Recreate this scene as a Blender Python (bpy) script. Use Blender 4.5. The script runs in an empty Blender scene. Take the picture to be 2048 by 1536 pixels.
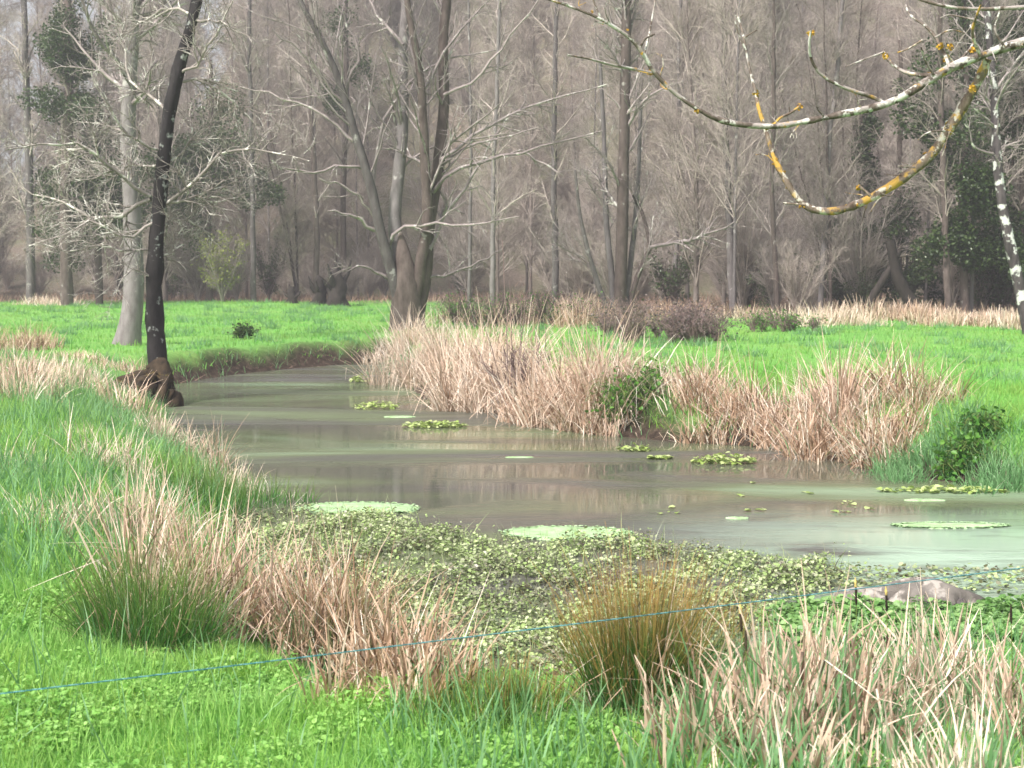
import bpy, math, random
import numpy as np
from mathutils import Vector
random.seed(7)
RS = np.random.default_rng(11)
S = bpy.context.scene
COL = S.collection

# ------------------------------------------------------------------ camera
FPX, HOR, EYE = 2813.0, 540.0, 1.9
PITCH = math.atan((768 - HOR) / FPX)
cd = bpy.data.cameras.new('camera')
cam = bpy.data.objects.new('camera', cd)
COL.objects.link(cam)
cam.location = (0, 0, EYE)
cam.rotation_euler = (math.pi / 2 - PITCH, 0, 0)
cd.sensor_width = 36
cd.lens = 36 * FPX / 2048
cd.clip_end = 2000
cd.dof.use_dof = True
cd.dof.focus_distance = 11.0
cd.dof.aperture_fstop = 6.0
S.camera = cam

# ------------------------------------------------------------------ sky, sun, exposure
SUN_EL, SUN_ROT = math.radians(48), math.radians(222)
wd = bpy.data.worlds.new('World')
S.world = wd
wd.use_nodes = True
wn = wd.node_tree
wn.nodes.clear()
sky = wn.nodes.new('ShaderNodeTexSky')
sky.sky_type = 'NISHITA'
sky.sun_disc = False
sky.sun_elevation = SUN_EL
sky.sun_rotation = SUN_ROT
sky.air_density = 1.0
sky.dust_density = 4.0
sky.ozone_density = 1.0
hs = wn.nodes.new('ShaderNodeHueSaturation')
hs.inputs['Saturation'].default_value = 0.42
bg = wn.nodes.new('ShaderNodeBackground')
bg.inputs['Strength'].default_value = 0.105
wo = wn.nodes.new('ShaderNodeOutputWorld')
wn.links.new(sky.outputs[0], hs.inputs['Color'])
wn.links.new(hs.outputs[0], bg.inputs[0])
wn.links.new(bg.outputs[0], wo.inputs[0])
sd_ = bpy.data.lights.new('sun', 'SUN')
sd_.energy = 3.0
sd_.angle = math.radians(9)
sd_.color = (1.0, 0.95, 0.88)
sun = bpy.data.objects.new('sun', sd_)
COL.objects.link(sun)
tosun = Vector((math.sin(SUN_ROT) * math.cos(SUN_EL), math.cos(SUN_ROT) * math.cos(SUN_EL), math.sin(SUN_EL)))
sun.rotation_euler = tosun.to_track_quat('Z', 'Y').to_euler()
S.view_settings.view_transform = 'Standard'
S.view_settings.look = 'None'
S.view_settings.exposure = 1.12
S.view_settings.gamma = 1
try:
    S.cycles.use_denoising = True
    S.cycles.denoiser = 'OPENIMAGEDENOISE'
    S.cycles.max_bounces = 6
    S.cycles.transparent_max_bounces = 4
    S.cycles.diffuse_bounces = 3
    S.cycles.glossy_bounces = 3
    S.cycles.caustics_reflective = False
except Exception:
    pass

# ------------------------------------------------------------------ photograph geometry -> world
CP, SP_ = math.cos(PITCH), math.sin(PITCH)
def ray(px, py):
    u, v = (px - 1024) / FPX, (768 - py) / FPX
    return np.array([u, CP + v * SP_, -SP_ + v * CP])
def onz(px, py, z):
    r = ray(px, py)
    k = (z - EYE) / r[2]
    return np.array([0, 0, EYE]) + r * k
def ond(px, py, d):
    r = ray(px, py)
    return np.array([0, 0, EYE]) + r * (d / r[1])

WZ = -0.6
FAR = [(3000, 1035), (2500, 1010), (2048, 985), (1880, 962), (1760, 945), (1640, 915), (1500, 893), (1330, 883), (1160, 868),
       (1060, 842), (960, 822), (850, 800), (795, 765), (775, 735), (772, 722), (700, 728), (600, 736), (500, 746),
       (420, 757), (365, 768)]
NEAR = [(365, 768), (345, 782), (340, 806), (358, 838), (380, 880), (420, 930), (470, 965), (515, 1000), (505, 1060), (525, 1120), (600, 1200),
        (700, 1290), (790, 1370), (900, 1400), (1050, 1400), (1200, 1370), (1350, 1320), (1450, 1270), (1560, 1240),
        (1800, 1232), (2048, 1230), (2500, 1235), (3000, 1240)]
FARW = np.array([onz(*p, WZ)[:2] for p in FAR])
NEARW = np.array([onz(*p, WZ)[:2] for p in NEAR])
POLY = np.vstack([FARW, NEARW[1:]])

def dist_line(x, y, L):
    best = np.full(x.shape, 1e9)
    for a, b in zip(L[:-1], L[1:]):
        d = b - a
        t = np.clip(((x - a[0]) * d[0] + (y - a[1]) * d[1]) / (d @ d + 1e-9), 0, 1)
        best = np.minimum(best, np.hypot(x - a[0] - t * d[0], y - a[1] - t * d[1]))
    return best
def inside(x, y):
    c = np.zeros(x.shape, bool)
    n = len(POLY)
    for i in range(n):
        a, b = POLY[i], POLY[(i + 1) % n]
        if abs(b[1] - a[1]) < 1e-9:
            continue
        cr = ((a[1] > y) != (b[1] > y)) & (x < (b[0] - a[0]) * (y - a[1]) / (b[1] - a[1]) + a[0])
        c ^= cr
    return c
def sst(a, b, v):
    t = np.clip((v - a) / (b - a), 0, 1)
    return t * t * (3 - 2 * t)
def wobble(x, y, s):
    return (np.sin(x * 1.3 / s + 1.1) * np.cos(y * 1.1 / s + 0.4) + 0.6 * np.sin(x * 2.7 / s - y * 1.9 / s + 2.0)
            + 0.4 * np.sin(x * 4.1 / s + y * 3.3 / s))
def wood_edge(x, y):
    return 80 - 25 * sst(-4, 9, x)
def gz(x, y):
    x = np.asarray(x, float); y = np.asarray(y, float)
    df, dn = dist_line(x, y, FARW), dist_line(x, y, NEARW)
    w = np.where(df < dn, 0.9, (2.3 + 2.6 * sst(.6, 2.2, x))) * (1 + 0.15 * wobble(x, y, 0.8))
    d = np.minimum(df, dn)
    ins = inside(x, y)
    out = WZ - 0.03 + 0.63 * sst(0, 1, d / np.maximum(w, .3)) ** 0.75 + 0.025 * wobble(x, y, 1.3) * sst(0, 1.5, d)
    inn = WZ - 0.03 - 0.5 * sst(0, 1.6, d)
    z = np.where(ins, inn, out)
    z = z + 0.10 * wobble(x, y, 9.0) * sst(3, 20, d) * sst(20, 45, y)
    hl = 15 + 47 * sst(-30, -8, x * 100 / np.maximum(y, 60))
    over = np.maximum(y - 96, 0)
    z = z + hl * (1 - np.exp(-over / 58)) * sst(0, 14, over)
    return z
def G(px, py):
    z = 0.0
    for _ in range(10):
        p = onz(px, py, z)
        z = 0.5 * z + 0.5 * float(gz(p[0], p[1]))
    p = onz(px, py, z)
    return np.array([p[0], p[1], float(gz(p[0], p[1]))])

def hit(px, py):
    """where the sight line through a photo point first meets the ground"""
    r_ = ray(px, py); d = np.arange(4, 130, .05); P = np.array([0, 0, EYE]) + r_[None] * (d / r_[1])[:, None]
    z = gz(P[:, 0], P[:, 1]); i = int(np.argmax(P[:, 2] <= z))
    return np.array([P[i, 0], P[i, 1], z[i]])

# ------------------------------------------------------------------ mesh helpers
def mesh_q(name, V, Q, mat, rnd=None, t=None, smooth=True):
    V = np.asarray(V, np.float32); Q = np.asarray(Q, np.int32)
    me = bpy.data.meshes.new(name)
    me.vertices.add(len(V)); me.vertices.foreach_set('co', V.ravel())
    me.loops.add(Q.size); me.loops.foreach_set('vertex_index', Q.ravel())
    me.polygons.add(len(Q)); me.polygons.foreach_set('loop_start', np.arange(0, Q.size, Q.shape[1], dtype=np.int32))
    me.polygons.foreach_set('use_smooth', np.full(len(Q), smooth))
    for nm, a in (('rnd', rnd), ('t', t)):
        if a is not None:
            at = me.attributes.new(nm, 'FLOAT', 'POINT')
            at.data.foreach_set('value', np.asarray(a, np.float32))
    me.update(); me.validate()
    me.materials.append(mat)
    return me
def link(name, me, parent=None, loc=None):
    o = bpy.data.objects.new(name, me)
    COL.objects.link(o)
    if parent is not None:
        o.parent = parent
    if loc is not None:
        o.location = loc
    return o
def tag(o, label=None, cat=None, group=None, kind=None):
    if label: o['label'] = label
    if cat: o['category'] = cat
    if group: o['group'] = group
    if kind: o['kind'] = kind
    return o
def thing(name, loc, label, cat, group=None):
    o = bpy.data.objects.new(name, None)
    o.empty_display_size = 0.2
    COL.objects.link(o)
    o.location = loc
    return tag(o, label, cat, group)
def copy_thing(src, loc, rz, sc=(1, 1, 1), label=None):
    r = src.copy(); COL.objects.link(r)
    r.location = loc; r.rotation_euler = (0, 0, rz); r.scale = sc
    if label: r['label'] = label
    for ch in list(src.children):
        c = ch.copy(); COL.objects.link(c); c.parent = r
    return r

def nrm(v):
    return v / np.maximum(np.linalg.norm(v, axis=-1, keepdims=True), 1e-9)

class Acc:
    """collects quads for one mesh"""
    def __init__(s): s.V, s.Q, s.r, s.t, s.n = [], [], [], [], 0
    def add(s, V, Q, r, t):
        s.V.append(V); s.Q.append(Q + s.n); s.r.append(r); s.t.append(t); s.n += len(V)
    def tubes(s, P, R, k=4, rnd=None, rough=0.0):
        P = np.asarray(P, float); R = np.asarray(R, float)
        M, n, _ = P.shape
        T = nrm(np.gradient(P, axis=1))
        main = nrm(P[:, -1] - P[:, 0])
        ref = np.where(np.abs(main[:, 2:3]) > .75, np.array([[1., 0.1, 0]]), np.array([[0, 0.1, 1.]]))
        U = nrm(np.cross(T, ref[:, None, :])); W = np.cross(T, U)
        a = np.arange(k) * 2 * np.pi / k
        Rr = R[..., None] * np.ones(k)
        if rough > 0:
            Rr = Rr * (1 + rough * RS.normal(0, 1, Rr.shape))
        V = P[:, :, None] + Rr[..., None] * (np.cos(a)[None, None, :, None] * U[:, :, None] + np.sin(a)[None, None, :, None] * W[:, :, None])
        idx = np.arange(M * n * k).reshape(M, n, k)
        A, B = idx[:, :-1], idx[:, 1:]
        Q = np.stack([A, np.roll(A, -1, 2), np.roll(B, -1, 2), B], -1).reshape(-1, 4)
        if rnd is None: rnd = RS.random(M)
        s.add(V.reshape(-1, 3), Q, np.repeat(rnd, n * k), np.tile(np.repeat(np.linspace(0, 1, n), k), M))
        return s
    def blades(s, root, h, w, lean, az, bend, K=3, face=None, rnd=None, taper=0.12, fold=None):
        """grass-like strips. lean = initial tilt from vertical, bend = extra tilt gained to the tip"""
        N = len(root); root = np.asarray(root, float)
        if face is None: face = RS.uniform(0, np.pi, N)
        if rnd is None: rnd = RS.random(N)
        pos = root.copy(); rings = []
        side = np.stack([np.cos(face), np.sin(face), np.zeros(N)], -1)
        for j in range(K + 1):
            u = j / K
            ww = w * (1 - (1 - taper) * u ** 1.8)
            rings.append(np.stack([pos - side * ww[:, None] / 2, pos + side * ww[:, None] / 2], 1))
            ang = lean + bend * (u + .5 / K)
            if fold is not None:
                ang = ang + np.where(u + .5 / K > fold[0], fold[1], 0)
            d = np.stack([np.sin(ang) * np.cos(az), np.sin(ang) * np.sin(az), np.cos(ang)], -1)
            pos = pos + d * (h / K)[:, None]
        V = np.stack(rings, 1).reshape(-1, 3)
        idx = np.arange(N * (K + 1) * 2).reshape(N, K + 1, 2)
        Q = np.stack([idx[:, :-1, 0], idx[:, :-1, 1], idx[:, 1:, 1], idx[:, 1:, 0]], -1).reshape(-1, 4)
        s.add(V, Q, np.repeat(rnd, (K + 1) * 2), np.tile(np.repeat(np.linspace(0, 1, K + 1), 2), N))
        return s
    def leaves(s, C, size, up=1.0, rnd=None, aspect=0.8, fold=0.12, nvec=None):
        N = len(C); C = np.asarray(C, float)
        n = RS.normal(0, 1, (N, 3)) if nvec is None else nvec + RS.normal(0, .35, (N, 3))
        n = nrm(n); n[:, 2] = np.abs(n[:, 2]) * 1.0 if up > 0 else n[:, 2]
        n[:, 2] += up; n = nrm(n)
        u = nrm(np.cross(n, nrm(RS.normal(0, 1, (N, 3))))); v = np.cross(n, u)
        sz = (np.ones(N) * size)[:, None]
        if rnd is None: rnd = RS.random(N)
        b = aspect / 2
        pts = [C - u * sz * .5, C - u * sz * .18 + v * sz * b + n * sz * fold, C + u * sz * .25 + v * sz * b * .85 + n * sz * fold,
               C + u * sz * .5, C + u * sz * .25 - v * sz * b * .85 + n * sz * fold, C - u * sz * .18 - v * sz * b + n * sz * fold]
        V = np.stack(pts, 1).reshape(-1, 3)
        i = np.arange(N)[:, None] * 6
        Q = np.concatenate([i + np.array([[0, 3, 2, 1]]), i + np.array([[0, 5, 4, 3]])], 0)
        s.add(V, Q, np.repeat(rnd, 6), np.zeros(N * 6))
        return s
    def mesh(s, name, mat, smooth=True, origin=None):
        V = np.concatenate(s.V)
        if origin is not None: V = V - np.asarray(origin)
        return mesh_q(name, V, np.concatenate(s.Q), mat, np.concatenate(s.r), np.concatenate(s.t), smooth)

def resample(P, n):
    P = np.asarray(P, float)
    d = np.r_[0, np.cumsum(np.linalg.norm(np.diff(P, axis=0), axis=1))]
    m = 8 * len(P)
    # Catmull-Rom through the points, then even spacing
    E = np.vstack([2 * P[0] - P[1], P, 2 * P[-1] - P[-2]])
    out = []
    for i in range(1, len(E) - 2):
        t = np.linspace(0, 1, 8, endpoint=False)[:, None]
        a, b, c, e = E[i - 1], E[i], E[i + 1], E[i + 2]
        out.append(0.5 * (2 * b + (c - a) * t + (2 * a - 5 * b + 4 * c - e) * t ** 2 + (3 * b - a - 3 * c + e) * t ** 3))
    C = np.vstack(out + [P[-1:]])
    d = np.r_[0, np.cumsum(np.linalg.norm(np.diff(C, axis=0), axis=1))]
    q = np.linspace(0, d[-1], n)
    return np.stack([np.interp(q, d, C[:, k]) for k in range(C.shape[1])], 1)

def kids(P, R, total, tr, L, ang, up, n, rr, wob=.12, curve=0.0, rmin=.004, shrink=.5, bias=None):
    """side branches: total new polylines springing from the polylines P (M,n0,3) with radii R"""
    M, n0, _ = P.shape
    ln = np.linalg.norm(np.diff(P, axis=1), axis=2).sum(1)
    pi = RS.choice(M, total, p=ln / ln.sum())
    t = RS.uniform(tr[0], tr[1], total)
    f = t * (n0 - 1); i = np.minimum(f.astype(int), n0 - 2); fr = (f - i)[:, None]
    base = P[pi, i] * (1 - fr) + P[pi, i + 1] * fr
    rad = R[pi, i] * (1 - fr[:, 0]) + R[pi, i + 1] * fr[:, 0]
    tan = nrm(P[pi, i + 1] - P[pi, i])
    perp = nrm(np.cross(tan, nrm(RS.normal(0, 1, (total, 3)))))
    a = RS.uniform(ang[0], ang[1], total)[:, None]
    d = np.cos(a) * tan + np.sin(a) * perp
    d[:, 2] += up
    d = nrm(d)
    le = RS.uniform(L[0], L[1], total) * (1 - shrink * t)
    pos = base; pts = [pos]
    for j in range(n - 1):
        pos = pos + d * (le / (n - 1))[:, None]
        pts.append(pos)
        d = d + RS.normal(0, wob, d.shape); d[:, 2] += curve; d = nrm(d)
    r0 = np.maximum(rad * rr, rmin)
    taper = np.linspace(1, .3, n)
    return np.stack(pts, 1), np.maximum(r0[:, None] * taper[None], rmin * .6)

# ------------------------------------------------------------------ materials
def newmat(name):
    m = bpy.data.materials.new(name); m.use_nodes = True
    nt = m.node_tree; nt.nodes.clear()
    return m, nt, nt.nodes, nt.links
def ramp(N, stops, interp='LINEAR'):
    r = N.new('ShaderNodeValToRGB'); r.color_ramp.interpolation = interp
    e = r.color_ramp.elements
    while len(e) < len(stops): e.new(0.5)
    for k, (p, c) in enumerate(stops):
        e[k].position = p; e[k].color = (*c, 1)
    return r
def mixc(N, L, fac, a, b, mode='MIX'):
    x = N.new('ShaderNodeMix'); x.data_type = 'RGBA'; x.blend_type = mode
    for s, v in ((0, fac), (6, a), (7, b)):
        if hasattr(v, 'is_linked') or isinstance(v, bpy.types.NodeSocket): L.new(v, x.inputs[s])
        elif isinstance(v, (int, float)): x.inputs[s].default_value = v
        else: x.inputs[s].default_value = (*v, 1)
    return x.outputs[2]
def noise(N, L, scale, detail=3, rough=.5, vec=None, dist=0):
    x = N.new('ShaderNodeTexNoise'); x.inputs['Scale'].default_value = scale
    x.inputs['Detail'].default_value = detail; x.inputs['Roughness'].default_value = rough
    x.inputs['Distortion'].default_value = dist
    if vec is not None: L.new(vec, x.inputs['Vector'])
    return x
def geo_pos(N): return N.new('ShaderNodeNewGeometry').outputs['Position']
def attr(N, nm):
    a = N.new('ShaderNodeAttribute'); a.attribute_name = nm
    return a.outputs['Fac']
def finish(N, L, color, rough=.7, spec=.3, trans=0.0, bump=None):
    p = N.new('ShaderNodeBsdfPrincipled')
    L.new(color, p.inputs['Base Color'])
    if isinstance(rough, float): p.inputs['Roughness'].default_value = rough
    else: L.new(rough, p.inputs['Roughness'])
    p.inputs['Specular IOR Level'].default_value = spec
    if bump is not None: L.new(bump, p.inputs['Normal'])
    o = N.new('ShaderNodeOutputMaterial')
    if trans > 0:
        tr = N.new('ShaderNodeBsdfTranslucent'); L.new(color, tr.inputs[0])
        mx = N.new('ShaderNodeMixShader'); mx.inputs[0].default_value = trans
        L.new(p.outputs[0], mx.inputs[1]); L.new(tr.outputs[0], mx.inputs[2]); L.new(mx.outputs[0], o.inputs[0])
    else:
        L.new(p.outputs[0], o.inputs[0])
    return p
def blade_mat(name, cols, tip=None, tipfac=.6, trans=.3, rough=.5, spec=.35, patch=None, tip0=.35):
    m, nt, N, L = newmat(name)
    k = len(cols)
    r = ramp(N, [(i / max(k - 1, 1), c) for i, c in enumerate(cols)])
    L.new(attr(N, 'rnd'), r.inputs[0])
    c = r.outputs[0]
    if patch is not None:          # slow drift of colour over the ground
        nz = noise(N, L, patch[0], 2, .5, geo_pos(N))
        pr = ramp(N, [(.42, (0, 0, 0)), (.62, (1, 1, 1))]); L.new(nz.outputs[0], pr.inputs[0])
        c = mixc(N, L, pr.outputs[0], c, mixc(N, L, 1.0, c, patch[1], 'MULTIPLY'))
    if tip is not None:
        tr = ramp(N, [(tip0, (0, 0, 0)), (1, (tipfac,) * 3)]); L.new(attr(N, 't'), tr.inputs[0])
        c = mixc(N, L, tr.outputs[0], c, tip)
    finish(N, L, c, rough, spec, trans)
    return m
def bark_mat(name, a, b, lichen=None, lamt=.5, lscale=8, moss=None, mamt=.5, grey=None, scale=6, objrand=0.0):
    m, nt, N, L = newmat(name)
    pos = N.new('ShaderNodeTexCoord').outputs['Object']
    mp = N.new('ShaderNodeMapping'); mp.inputs['Scale'].default_value = (1, 1, .35); L.new(pos, mp.inputs[0])
    n1 = noise(N, L, scale, 5, .65, mp.outputs[0])
    r1 = ramp(N, [(.3, a), (.7, b)]); L.new(n1.outputs[0], r1.inputs[0])
    c = r1.outputs[0]
    rr = ramp(N, [(0, (.75, .75, .75)), (1, (1.3, 1.3, 1.3))]); L.new(attr(N, 'rnd'), rr.inputs[0])
    c = mixc(N, L, 1.0, c, rr.outputs[0], 'MULTIPLY')
    if grey is not None:
        n0 = noise(N, L, lscale * .6, 3, .5, pos)
        q = ramp(N, [(.50, (0, 0, 0)), (.56, (1, 1, 1))]); L.new(n0.outputs[0], q.inputs[0])
        c = mixc(N, L, q.outputs[0], c, grey)
    if lichen is not None:
        v = N.new('ShaderNodeVectorMath'); v.operation = 'ADD'; v.inputs[1].default_value = (3.3, 1.7, 9.1); L.new(pos, v.inputs[0])
        n2 = noise(N, L, lscale, 4, .6, v.outputs[0])
        q = ramp(N, [(1 - lamt - .03, (0, 0, 0)), (1 - lamt + .03, (1, 1, 1))]); L.new(n2.outputs[0], q.inputs[0])
        c = mixc(N, L, q.outputs[0], c, lichen)
    if moss is not None:
        v = N.new('ShaderNodeVectorMath'); v.operation = 'ADD'; v.inputs[1].default_value = (7.3, 4.7, 1.1); L.new(pos, v.inputs[0])
        n2 = noise(N, L, lscale * .8, 4, .6, v.outputs[0])
        q = ramp(N, [(1 - mamt - .04, (0, 0, 0)), (1 - mamt + .04, (1, 1, 1))]); L.new(n2.outputs[0], q.inputs[0])
        c = mixc(N, L, q.outputs[0], c, moss)
    if objrand > 0:
        oi = N.new('ShaderNodeObjectInfo')
        rr = ramp(N, [(0, (1 - objrand, 1 - objrand, 1 - objrand)), (.5, (1, .97, .94)), (1, (1 + objrand, 1 + objrand, 1 + objrand))])
        L.new(oi.outputs['Random'], rr.inputs[0])
        c = mixc(N, L, 1.0, c, rr.outputs[0], 'MULTIPLY')
    bp = N.new('ShaderNodeBump'); bp.inputs['Strength'].default_value = .6; bp.inputs['Distance'].default_value = .02
    L.new(n1.outputs[0], bp.inputs['Height'])
    finish(N, L, c, .85, .2, 0, bp.outputs[0])
    return m

M = {}
M['grass'] = blade_mat('grass_green', [(.14, .34, .06), (.23, .49, .10), (.31, .55, .13), (.18, .43, .11)], (.40, .64, .20), .5, .4, .5, .3, (1.1, (1.18, 1.0, .78)))
M['clover'] = blade_mat('clover_leaf', [(.17, .37, .06), (.26, .51, .11), (.37, .60, .17), (.22, .44, .10)], None, 0, .35, .45, .3, (1.3, (.75, .85, .8)))
M['grass_blue'] = blade_mat('grass_blue_green', [(.11, .27, .09), (.17, .36, .15), (.22, .41, .18)], (.32, .49, .26), .4, .35)
M['meadow'] = blade_mat('meadow_grass', [(.17, .45, .08), (.23, .52, .11), (.20, .47, .12)], (.28, .58, .14), .4, .4, .6, .2, (0.5, (1.22, .86, .85)))
M['reed'] = blade_mat('dry_reed', [(.12, .065, .04), (.30, .18, .12), (.60, .43, .32), (.78, .62, .49), (.46, .30, .21), (.68, .51, .39), (.90, .82, .72)], (.76, .60, .48), .4, .14, .55, .3)  # darkest tones in the reed ramps paint in the shaded gaps between blades
M['reed_dark'] = blade_mat('dry_reed_brown', [(.08, .045, .025), (.24, .14, .085), (.46, .31, .21), (.64, .47, .34), (.32, .20, .13), (.52, .36, .25), (.84, .73, .60)], (.60, .42, .30), .4, .14, .55, .3)
M['reed_pale'] = blade_mat('dry_reed_pale', [(.18, .11, .07), (.44, .31, .22), (.72, .57, .45), (.84, .71, .59), (.56, .41, .30), (.78, .63, .51), (.92, .86, .77)], (.86, .72, .60), .4, .16, .5, .35)
M['rush'] = blade_mat('rush_stems', [(.022, .085, .01), (.04, .13, .018), (.03, .10, .015), (.10, .13, .025)], (.46, .25, .09), .95, .12, .45, .4, None, .5)
M['rush_green'] = blade_mat('rush_stems_green', [(.04, .16, .02), (.07, .23, .03), (.05, .19, .05), (.10, .24, .04)], (.25, .22, .07), .6, .2, .45, .4)
M['stalk'] = blade_mat('bleached_stalk', [(.80, .70, .58), (.88, .82, .72), (.66, .50, .36)], None, 0, .1, .5, .4)
M['cress'] = blade_mat('watercress_leaf', [(.07, .055, .035), (.12, .13, .05), (.28, .26, .20), (.20, .29, .08), (.36, .36, .26), (.30, .43, .14), (.42, .53, .22), (.56, .63, .36)], None, 0, .25, .35, .5)
M['cress_bright'] = blade_mat('watercress_fresh_leaf', [(.10, .24, .05), (.20, .38, .11), (.30, .47, .18), (.14, .27, .08)], None, 0, .3, .35, .5)
M['floatleaf'] = blade_mat('floating_leaf', [(.30, .42, .10), (.42, .52, .18), (.55, .62, .30), (.25, .34, .08)], None, 0, .25, .35, .5)
M['bramble_leaf'] = blade_mat('bramble_leaf', [(.06, .05, .045), (.12, .095, .09), (.17, .13, .12), (.08, .09, .05)], None, 0, .2, .5, .4)
M['bush_leaf'] = blade_mat('bush_leaf', [(.05, .16, .02), (.09, .24, .03), (.14, .30, .05)], None, 0, .3, .4, .4)
M['ivy_leaf'] = blade_mat('ivy_leaf', [(.028, .055, .014), (.045, .08, .022), (.065, .10, .026), (.035, .065, .026)], None, 0, .2, .35, .4)
M['bud_leaf'] = blade_mat('budding_leaf', [(.22, .26, .06), (.30, .34, .08), (.26, .26, .12)], None, 0, .4, .5, .3)
M['moss'] = blade_mat('root_moss', [(.06, .05, .015), (.12, .10, .03), (.09, .06, .025), (.10, .13, .03)], None, 0, .1, .8, .1)
M['litter'] = blade_mat('dead_litter', [(.22, .13, .09), (.34, .22, .16), (.46, .33, .25), (.14, .09, .07)], None, 0, .1, .7, .2)
M['bark_alder'] = bark_mat('alder_bark', (.012, .011, .012), (.05, .044, .045), (.30, .32, .30), .38, 5, None, 0, None, 5)
M['twig_alder'] = bark_mat('alder_twig', (.18, .155, .14), (.40, .36, .33), (.66, .64, .58), .43, 5)
M['bark_grey'] = bark_mat('grey_bark', (.07, .06, .06), (.17, .152, .15), (.34, .33, .31), .36, 2.5)
M['bark_pale'] = bark_mat('pale_bark', (.12, .105, .105), (.22, .20, .20), (.42, .40, .38), .34, 1.6)
M['bark_brown'] = bark_mat('brown_bark', (.055, .042, .037), (.14, .11, .10), (.30, .28, .26), .32, 2.5)
M['twig_grey'] = bark_mat('grey_twig', (.18, .15, .15), (.36, .31, .30), (.58, .56, .52), .38, 3)
M['bark_wood'] = bark_mat('wood_bark', (.11, .092, .082), (.22, .19, .175), (.30, .28, .26), .34, 1.5, None, 0, None, 4, .35)
M['twig_wood'] = bark_mat('wood_twig', (.27, .235, .215), (.46, .40, .37), None, .5, 3, None, 0, None, 4, .25)
M['bark_dark'] = bark_mat('dark_bark', (.015, .013, .012), (.05, .04, .035), None, 0, 3)
M['bark_birch'] = bark_mat('birch_bark', (.02, .017, .018), (.09, .075, .078), (.60, .60, .58), .43, 3.0)
M['limb'] = bark_mat('lichen_limb', (.05, .036, .028), (.22, .18, .155), (.56, .55, .51), .44, 14, (.44, .27, .07), .36, (.34, .30, .28), 30)
M['limb_yellow'] = bark_mat('yellow_lichen_limb', (.07, .048, .035), (.27, .21, .17), (.60, .56, .49), .44, 14, (.52, .32, .08), .45, None, 30)
M['lichen'] = bark_mat('yellow_lichen', (.40, .22, .03), (.66, .42, .08), None, 0, 30)
M['root'] = bark_mat('mossy_root', (.012, .009, .007), (.06, .042, .026), None, 0, 4, (.10, .07, .025), .36, None, 7)
M['shrub_twig'] = bark_mat('purple_twig', (.13, .09, .085), (.27, .20, .185), None, 0, 4)
M['stone'] = bark_mat('mud_stone', (.09, .08, .07), (.24, .215, .195), (.37, .335, .305), .42, 5, None, 0, None, 9)
M['flower'] = bark_mat('sedge_head', (.02, .016, .012), (.07, .05, .03), None, 0, 30)
M['pollen'] = bark_mat('sedge_pollen', (.55, .42, .12), (.75, .62, .28), None, 0, 30)

def algae_mat():
    m, nt, N, L = newmat('algae_mat')
    p = geo_pos(N)
    n = noise(N, L, 9, 5, .65, p)
    r = ramp(N, [(.3, (.19, .30, .12)), (.46, (.32, .48, .24)), (.72, (.45, .62, .38))]); L.new(n.outputs[0], r.inputs[0])
    b = N.new('ShaderNodeBump'); b.inputs['Strength'].default_value = .5; b.inputs['Distance'].default_value = .01
    L.new(n.outputs[0], b.inputs['Height'])
    finish(N, L, r.outputs[0], .6, .4, .0, b.outputs[0])
    return m
M['algae'] = algae_mat()

def ground_mat():
    m, nt, N, L = newmat('ground')
    p = geo_pos(N)
    n1 = noise(N, L, .35, 5, .6, p); n2 = noise(N, L, 7, 5, .7, p); n3 = noise(N, L, 40, 3, .7, p)
    g = ramp(N, [(.32, (.16, .38, .08)), (.5, (.20, .44, .10)), (.68, (.24, .45, .11))]); L.new(n1.outputs[0], g.inputs[0])
    g2 = ramp(N, [(.3, (.72, .72, .72)), (.7, (1.15, 1.15, 1.15))]); L.new(n2.outputs[0], g2.inputs[0])
    gc = mixc(N, L, 1.0, g.outputs[0], g2.outputs[0], 'MULTIPLY')
    mud = ramp(N, [(.3, (.022, .016, .013)), (.55, (.07, .05, .038)), (.75, (.20, .145, .115))]); L.new(n2.outputs[0], mud.inputs[0])
    lit = ramp(N, [(.25, (.09, .07, .055)), (.5, (.18, .145, .12)), (.75, (.27, .225, .19))]); L.new(n2.outputs[0], lit.inputs[0])
    l3 = ramp(N, [(.4, (0, 0, 0)), (.7, (1, 1, 1))]); L.new(n1.outputs[0], l3.inputs[0])
    litc = mixc(N, L, l3.outputs[0], lit.outputs[0], mixc(N, L, .45, lit.outputs[0], (.14, .20, .07)))
    nd = noise(N, L, .9, 5, .7, p, .6)
    dq = ramp(N, [(.56, (0, 0, 0)), (.72, (.7, .7, .7))]); L.new(nd.outputs[0], dq.inputs[0])
    gc = mixc(N, L, dq.outputs[0], gc, (.24, .27, .10))
    c = mixc(N, L, attr(N, 'wood'), gc, litc)
    c = mixc(N, L, attr(N, 'mud'), c, mud.outputs[0])
    b = N.new('ShaderNodeBump'); b.inputs['Strength'].default_value = .8; b.inputs['Distance'].default_value = .05
    L.new(n3.outputs[0], b.inputs['Height'])
    finish(N, L, c, .9, .15, 0, b.outputs[0])
    return m
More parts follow.
